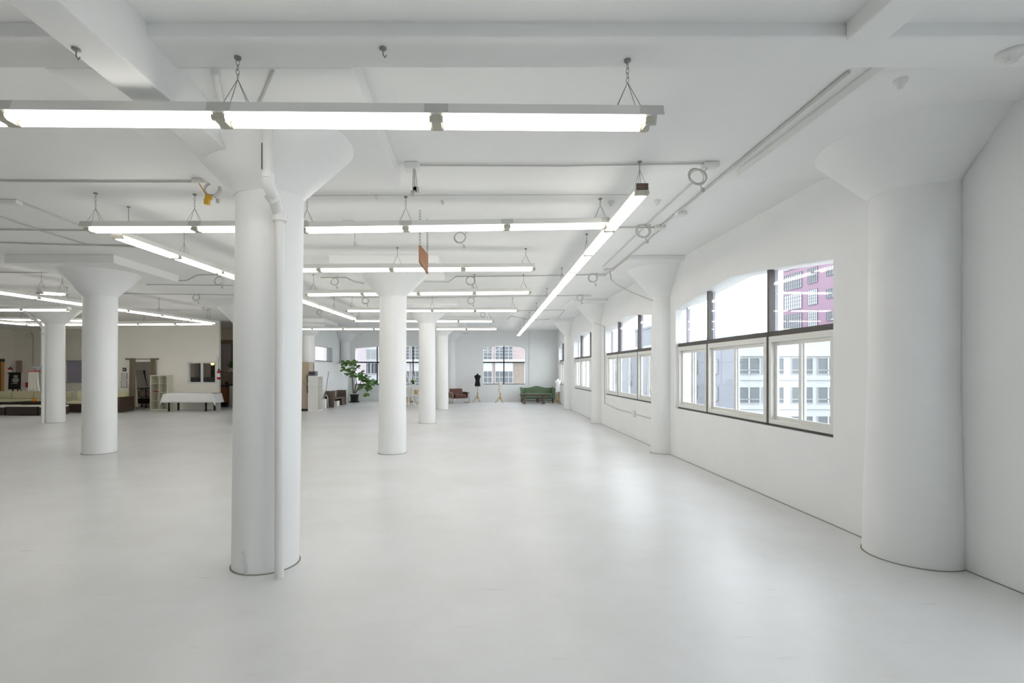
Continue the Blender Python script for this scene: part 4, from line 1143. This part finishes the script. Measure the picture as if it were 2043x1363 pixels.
# easel with black sign
d = 24.0
t = T('easel_sign', 'black sign board with white lettering on an easel behind the cream sofa', 'sign', (X(28, d), d, 0))
q = [P(16, 777, d - .1), P(40.5, 777, d - .1), P(41, 743, d + .05), P(17.5, 743, d + .05)]
t.part('board', MB().prism(q, V((0, .03, 0))), M['black'])
def onb(px, py): 
    f = (777 - py) / 34; return P(px, py, d - .104 + .15 * f)
m = MB()
for py, (a, b), hh in ((750.5, (27.5, 35.5), 1.3), (753.6, (28, 36), .55), (756, (25.5, 37), .7), (758.6, (24, 38), .8), (761, (25, 37), .7), (763.4, (27, 34.5), .5), (765.4, (23, 36), .35)):
    xa = a
    while xa < b - .4:
        wv = min(1.2, b - xa); m.prism([onb(xa, py + hh), onb(xa + wv * .75, py + hh), onb(xa + wv * .75, py - hh), onb(xa, py - hh)], V((0, -.004, 0))); xa += 1.35
t.part('lettering', m, M['paper'])
for px in (24, 34): t.part('leg', MB().cbox((X(px, d), d + .04, .42), (.05, .03, .84)), M['black'])
t.part('rear_leg', MB().tube((X(29, d), d + .6, 0), (X(29, d), d + .09, 1.4), .015, n=6), M['black'])
# wall things at far left
extinguisher('red fire extinguisher left of the black easel sign', X(20.5, 25.6), 25.6, Z(746, 25.6), .36, .10)
m = rbox((X(21, 26.55), 26.55, Z(733, 26.55)), (X(25.5, 26.55), 26.595, Z(714, 26.55))); one('wall_notice', m, M['pink'], 'pale pink strip notice above the extinguisher at far left', 'sign')
m = rbox((X(31, 26.5), 26.5, Z(743, 26.5)), (X(41, 26.5), 26.59, Z(719.5, 26.5))); one('wall_mounted_panel', m, M['beige'], 'flat grey-beige wall panel above the easel sign', 'panel')
m = rbox((X(54.5, 26.55) - .06, 26.5, Z(773, 26.5)), (X(54.5, 26.55) + .06, 26.595, Z(763, 26.5))); one('wall_mounted_alarm', m, M['red'], 'small red box on the wall left of the hanging dress', 'alarm')
t = T('wooden_screen', 'golden wooden upright with dark top at the far left edge', 'screen', (X(2, 23.5), 23.5, 0))
t.part('post', rbox((X(2, 23.5), 23.5, 0), (X(5, 23.5), 23.6, Z(722, 23.5))), M['pole']); t.part('panel', rbox((X(-14, 23.5), 23.52, 0), (X(2, 23.5), 23.58, Z(722, 23.5))), M['leather']); t.part('top_cap', rbox((X(-8, 23.5), 23.48, Z(722, 23.5)), (X(5, 23.5), 23.62, Z(716, 23.5))), M['black'])
# lavender blind in frame behind the cream sofa
t = T('framed_screen', 'lavender panel in a thin frame on the wall between the left columns', 'panel', (X(148, 26.55), 26.55, Z(762, 26.55)))
a, b, c_, d_ = X(132, 26.5), X(164, 26.5), Z(762, 26.5), Z(721, 26.5)
t.part('panel', rbox((a, 26.56, c_), (b, 26.595, d_)), M['lav'])
t.part('frame', MB().box((a - .05, 26.54, d_), (b + .05, 26.6, d_ + .05)).box((a - .05, 26.54, c_ - .05), (b + .05, 26.6, c_)).box((b, 26.54, c_), (b + .05, 26.6, d_)), M['bluegrey'])
# dress on a red hanger from a pipe fitting on the far left column
d = 16.0
t = T('pipe_fitting', 'dark pipe elbow sticking out of the far left column', 'pipe', P(76, 734, d))
t.part('elbow', MB().path([P(66, 733.5, d), P(80, 733.5, d), (px_, py_ + .02, Z(733.5, d))], [.035, .04, .03], 10).tube(P(75, 734, d), P(75, 738.5, d), .045, n=10), M['bluegrey'])
t = T('hanging_dress', 'white pleated dress on a red hanger at the far left column', 'dress', P(67, 781, d))
t.part('hanger', MB().path([P(55.5, 741.2, d), P(67, 741, d), P(80, 741, d)], .022, 8).path([P(67, 741, d), P(67.5, 738, d), P(70, 735.5, d)], .008, 6), M['red'])
m = MB(); n = 36; vs = []; rows = 7
for r_ in range(rows + 1):
    f = r_ / rows; xa, xb_ = 56.5 + 0 * f, 76 + 4 * f * f
    for k in range(n + 1):
        s_ = k / n; p = P(xa + (xb_ - xa) * s_, 742 + 38.5 * f, d); p.y += .03 * math.sin(s_ * 2 * PI * 6) * (.4 + f); vs.append(p)
m.add(vs, [(r_ * (n + 1) + k, r_ * (n + 1) + k + 1, (r_ + 1) * (n + 1) + k + 1, (r_ + 1) * (n + 1) + k) for r_ in range(rows) for k in range(n)], True)
o = t.part('cloth', m, M['cream']); so = o.modifiers.new('thick', 'SOLIDIFY'); so.thickness = .015
conduit('thin pipe down the wall left of the hanging dress', [(X(62, 26.55), 26.58, 3.7), (X(65, 26.55), 26.58, 3.5), (X(65, 26.55), 26.58, 1.8)], .02)

# ------------------------------------------------------------------ outside
GZ = -15.0
mb = MB().box((-140, -60, GZ - 1), (200, 220, GZ)); one('street_ground', mb, M['street'], 'grey street level far below the windows', 'ground', kind='structure')
def win_grid(t, fr, s_list, z_list, w, h, pm, fm, mull=2, bars=0, split=False, dep=.25, rail=False):
    for s_ in s_list:
        for z in z_list:
            m = MB().prism([fr(s_, -.06, z), fr(s_ + w, -.06, z), fr(s_ + w, -.06, z + h), fr(s_, -.06, z + h)], fr.n * .05)
            pane = m; m = MB(); b = .06
            def bar(a0, a1, z0, z1): m.prism([fr(a0, -.12, z0), fr(a1, -.12, z0), fr(a1, -.12, z1), fr(a0, -.12, z1)], fr.n * .1)
            bar(s_ - b, s_ + w + b, z - b, z); bar(s_ - b, s_ + w + b, z + h, z + h + b); bar(s_ - b, s_, z, z + h); bar(s_ + w, s_ + w + b, z, z + h)
            for k in range(1, mull): q = s_ + w * k / mull; bar(q - .05 * (1.8 if rail else .5), q + .05 * (1.8 if rail else .5), z, z + h)
            for k in range(1, bars + 1): q = z + h * k / (bars + 1); bar(s_, s_ + w, q - .025, q + .025)
            if rail: bar(s_, s_ + w, z + h * .22, z + h * .22 + .07)
            fo = t.part('window_frame', m, fm)
            t.part('window_pane', pane, pm(s_, z) if callable(pm) else pm, parent=fo)
# white building across the way
YW = 60.0; XW = X(1467, YW)
ztop = Z(664, YW)
t = T('white_building', 'white office building with paired windows seen through the near right window', 'building', (XW, YW, GZ))
t.part('block', MB().box((XW, YW, GZ), (XW + 15, YW + 58, ztop)), M['facade'])
m = MB()
for py in (668, 709): m.box((XW - .1, YW - .25, Z(py + 2, YW)), (XW + 15, YW, Z(py, YW)))
for py in (757, 815): m.box((XW - .1, YW - .15, Z(py + 1.5, YW)), (XW + 15, YW, Z(py, YW)))
t.part('cornice', m, M['facade'])
frw = Fr((0, YW, 0), (1, 0, 0), (0, 1, 0))
sl = [X(px, YW) for px in (1473, 1521, 1579, 1631, 1683, 1735)]
win_grid(t, frw, sl, [Z(746, YW), Z(804, YW), Z(862, YW), Z(920, YW)], X(1514, YW) - X(1473, YW), 1.86, M['owin'], M['oframe'], 2, 0, rail=True)
t.part('side_cladding', MB().box((XW - .12, YW, GZ), (XW, YW + 58, ztop - .6)), M['sidewall'])
frx = Fr((XW - .12, 0, 0), (0, 1, 0), (1, 0, 0))
win_grid(t, frx, [64, 70, 76, 82, 88, 94, 100, 106], [Z(746, YW), Z(804, YW)], 1.7, 1.8, M['owin'], M['sidewall'], 2, 1)
t.part('rooftop_block', MB().box((31, 88, ztop), (34.5, 97.8, 9.2)).box((30.9, 87.9, 9.2), (34.6, 97.9, 9.6)), M['sidewall'])
# pink tower
YT0, YT1 = 40.0, 90.0; XT = .607 * YT1
t = T('pink_tower', 'tall mauve pink tower with gridded windows behind the white building', 'building', (XT, 70, GZ))
t.part('block', MB().box((XT, 62, GZ), (XT + 20, 89.2, 34)), M['magenta'])
frt = Fr((XT, 0, 0), (0, 1, 0), (1, 0, 0))
def ylat(px): return XT / ((px - VX) / F)
zs_ = [5.2 + 3.5 * k for k in range(-1, 6)]
ya, yb = ylat(1600), ylat(1566); 
win_grid(t, frt, [ya], zs_, yb - ya, 2.6, lambda s_, z: M['olight'] if int(z * 2) % 2 == 0 else M['owin'], M['ogrid'], 8, 3)
ya, yb = ylat(1631), ylat(1613)
win_grid(t, frt, [ya], [z + .2 for z in zs_], yb - ya, 2.4, lambda s_, z: M['olight'] if int(z) % 2 == 0 else M['owin'], M['ogrid'], 5, 4)
ya, yb = ylat(1663.5), ylat(1650)
win_grid(t, frt, [ya], [z + .7 for z in zs_], yb - ya, 1.35, M['owin'], M['ogrid'], 4, 1)
# brick building beyond the far wall
YK = 68.0
t = T('brick_building', 'pale pink brick building with white trim seen through the far windows', 'building', (X(950, YK), YK, GZ))
t.part('block', MB().box((X(560, YK), YK, GZ), (X(1062, YK), YK + 12, 30)), M['brick'])
t.part('lower_cladding', MB().box((X(985, YK), YK - .05, GZ), (X(1062, YK), YK, Z(723, YK))), M['brick2'])
t.part('ledge', MB().box((X(560, YK), YK - .4, Z(722, YK)), (X(1062, YK), YK, Z(717.5, YK))), M['oframe'])
frk = Fr((0, YK, 0), (1, 0, 0), (0, 1, 0))
w16 = X(966 + 16, YK) - X(966, YK)
cols_ = [X(px, YK) for px in (800.5, 821.5, 841, 945, 965, 988.5, 1006.5)]
win_grid(t, frk, cols_, [Z(717, YK), Z(672, YK)], w16, 1.7, M['odark'], M['oframe'], 2, 3)
win_grid(t, frk, cols_, [Z(764, YK)], w16, 1.55, M['odark'], M['oframe'], 2, 1)
m = MB()
for c_ in cols_: m.box((c_ - .05, YK - .1, Z(740, YK)), (c_ + w16 + .05, YK, Z(723.5, YK)))
t.part('spandrel_panels', m, M['oframe'])
t.part('white_stucco', MB().box((X(640, YK), YK - .1, GZ), (X(756, YK), YK - .001, 30)), M['facade'])
frk2 = Fr((0, YK - .1, 0), (1, 0, 0), (0, 1, 0))
win_grid(t, frk2, [X(px, YK) for px in (714, 728.5, 741.5)], [Z(717, YK)], X(726, YK) - X(715, YK), 1.3, M['olight'], M['oframe'], 4, 4)
win_grid(t, frk2, [X(px, YK) for px in (714, 728.5, 741.5)], [Z(745, YK), Z(790, YK)], X(726, YK) - X(715, YK), 1.35, M['odark'], M['oframe'], 2, 0)
t = T('pale_building', 'pale pink building seen through the small high window at left of the fig', 'building', (-20, 53, GZ))
t.part('block', MB().box((-27, 48, GZ), (-12.7, 58, 14)), mat('pale_rose_stucco', 'a69ea2', .8))
frp = Fr((0, 48, 0), (1, 0, 0), (0, 1, 0))
win_grid(t, frp, [X(652.5, 48), X(668, 48)], [Z(711, 48), Z(760, 48)], .4, .9, M['owin'], M['oframe'], 1, 0)

# ------------------------------------------------------------------ light
w = bpy.data.worlds.new('overcast_sky'); scene.world = w; w.use_nodes = True
nt = w.node_tree; bg = nt.nodes['Background']
bg.inputs['Color'].default_value = (.87, .94, 1.0, 1); bg.inputs['Strength'].default_value = 4.3

cam = bpy.data.cameras.new('camera'); co = bpy.data.objects.new('camera', cam); COL.objects.link(co)
cam.sensor_fit = 'HORIZONTAL'; cam.sensor_width = 36; cam.lens = F / 2043 * 36
cam.shift_x = (2043 / 2 - VX) / 2043; cam.shift_y = (VY - 1363 / 2) / 2043
cam.clip_start = .05; cam.clip_end = 500
co.location = (0, 0, H); co.rotation_euler = (PI / 2, 0, 0)
scene.camera = co
vs = scene.view_settings
vs.view_transform = 'Standard'; vs.look = 'None'; vs.gamma = 1; vs.use_curve_mapping = False
vs.exposure = 0.33
cy = scene.cycles
cy.max_bounces = 9; cy.diffuse_bounces = 6; cy.glossy_bounces = 4; cy.transmission_bounces = 4; cy.transparent_max_bounces = 16
cy.use_denoising = True
cy.adaptive_threshold = .02
cy.sample_clamp_indirect = 8
cy.caustics_reflective = False; cy.caustics_refractive = False
cy.use_light_tree = False
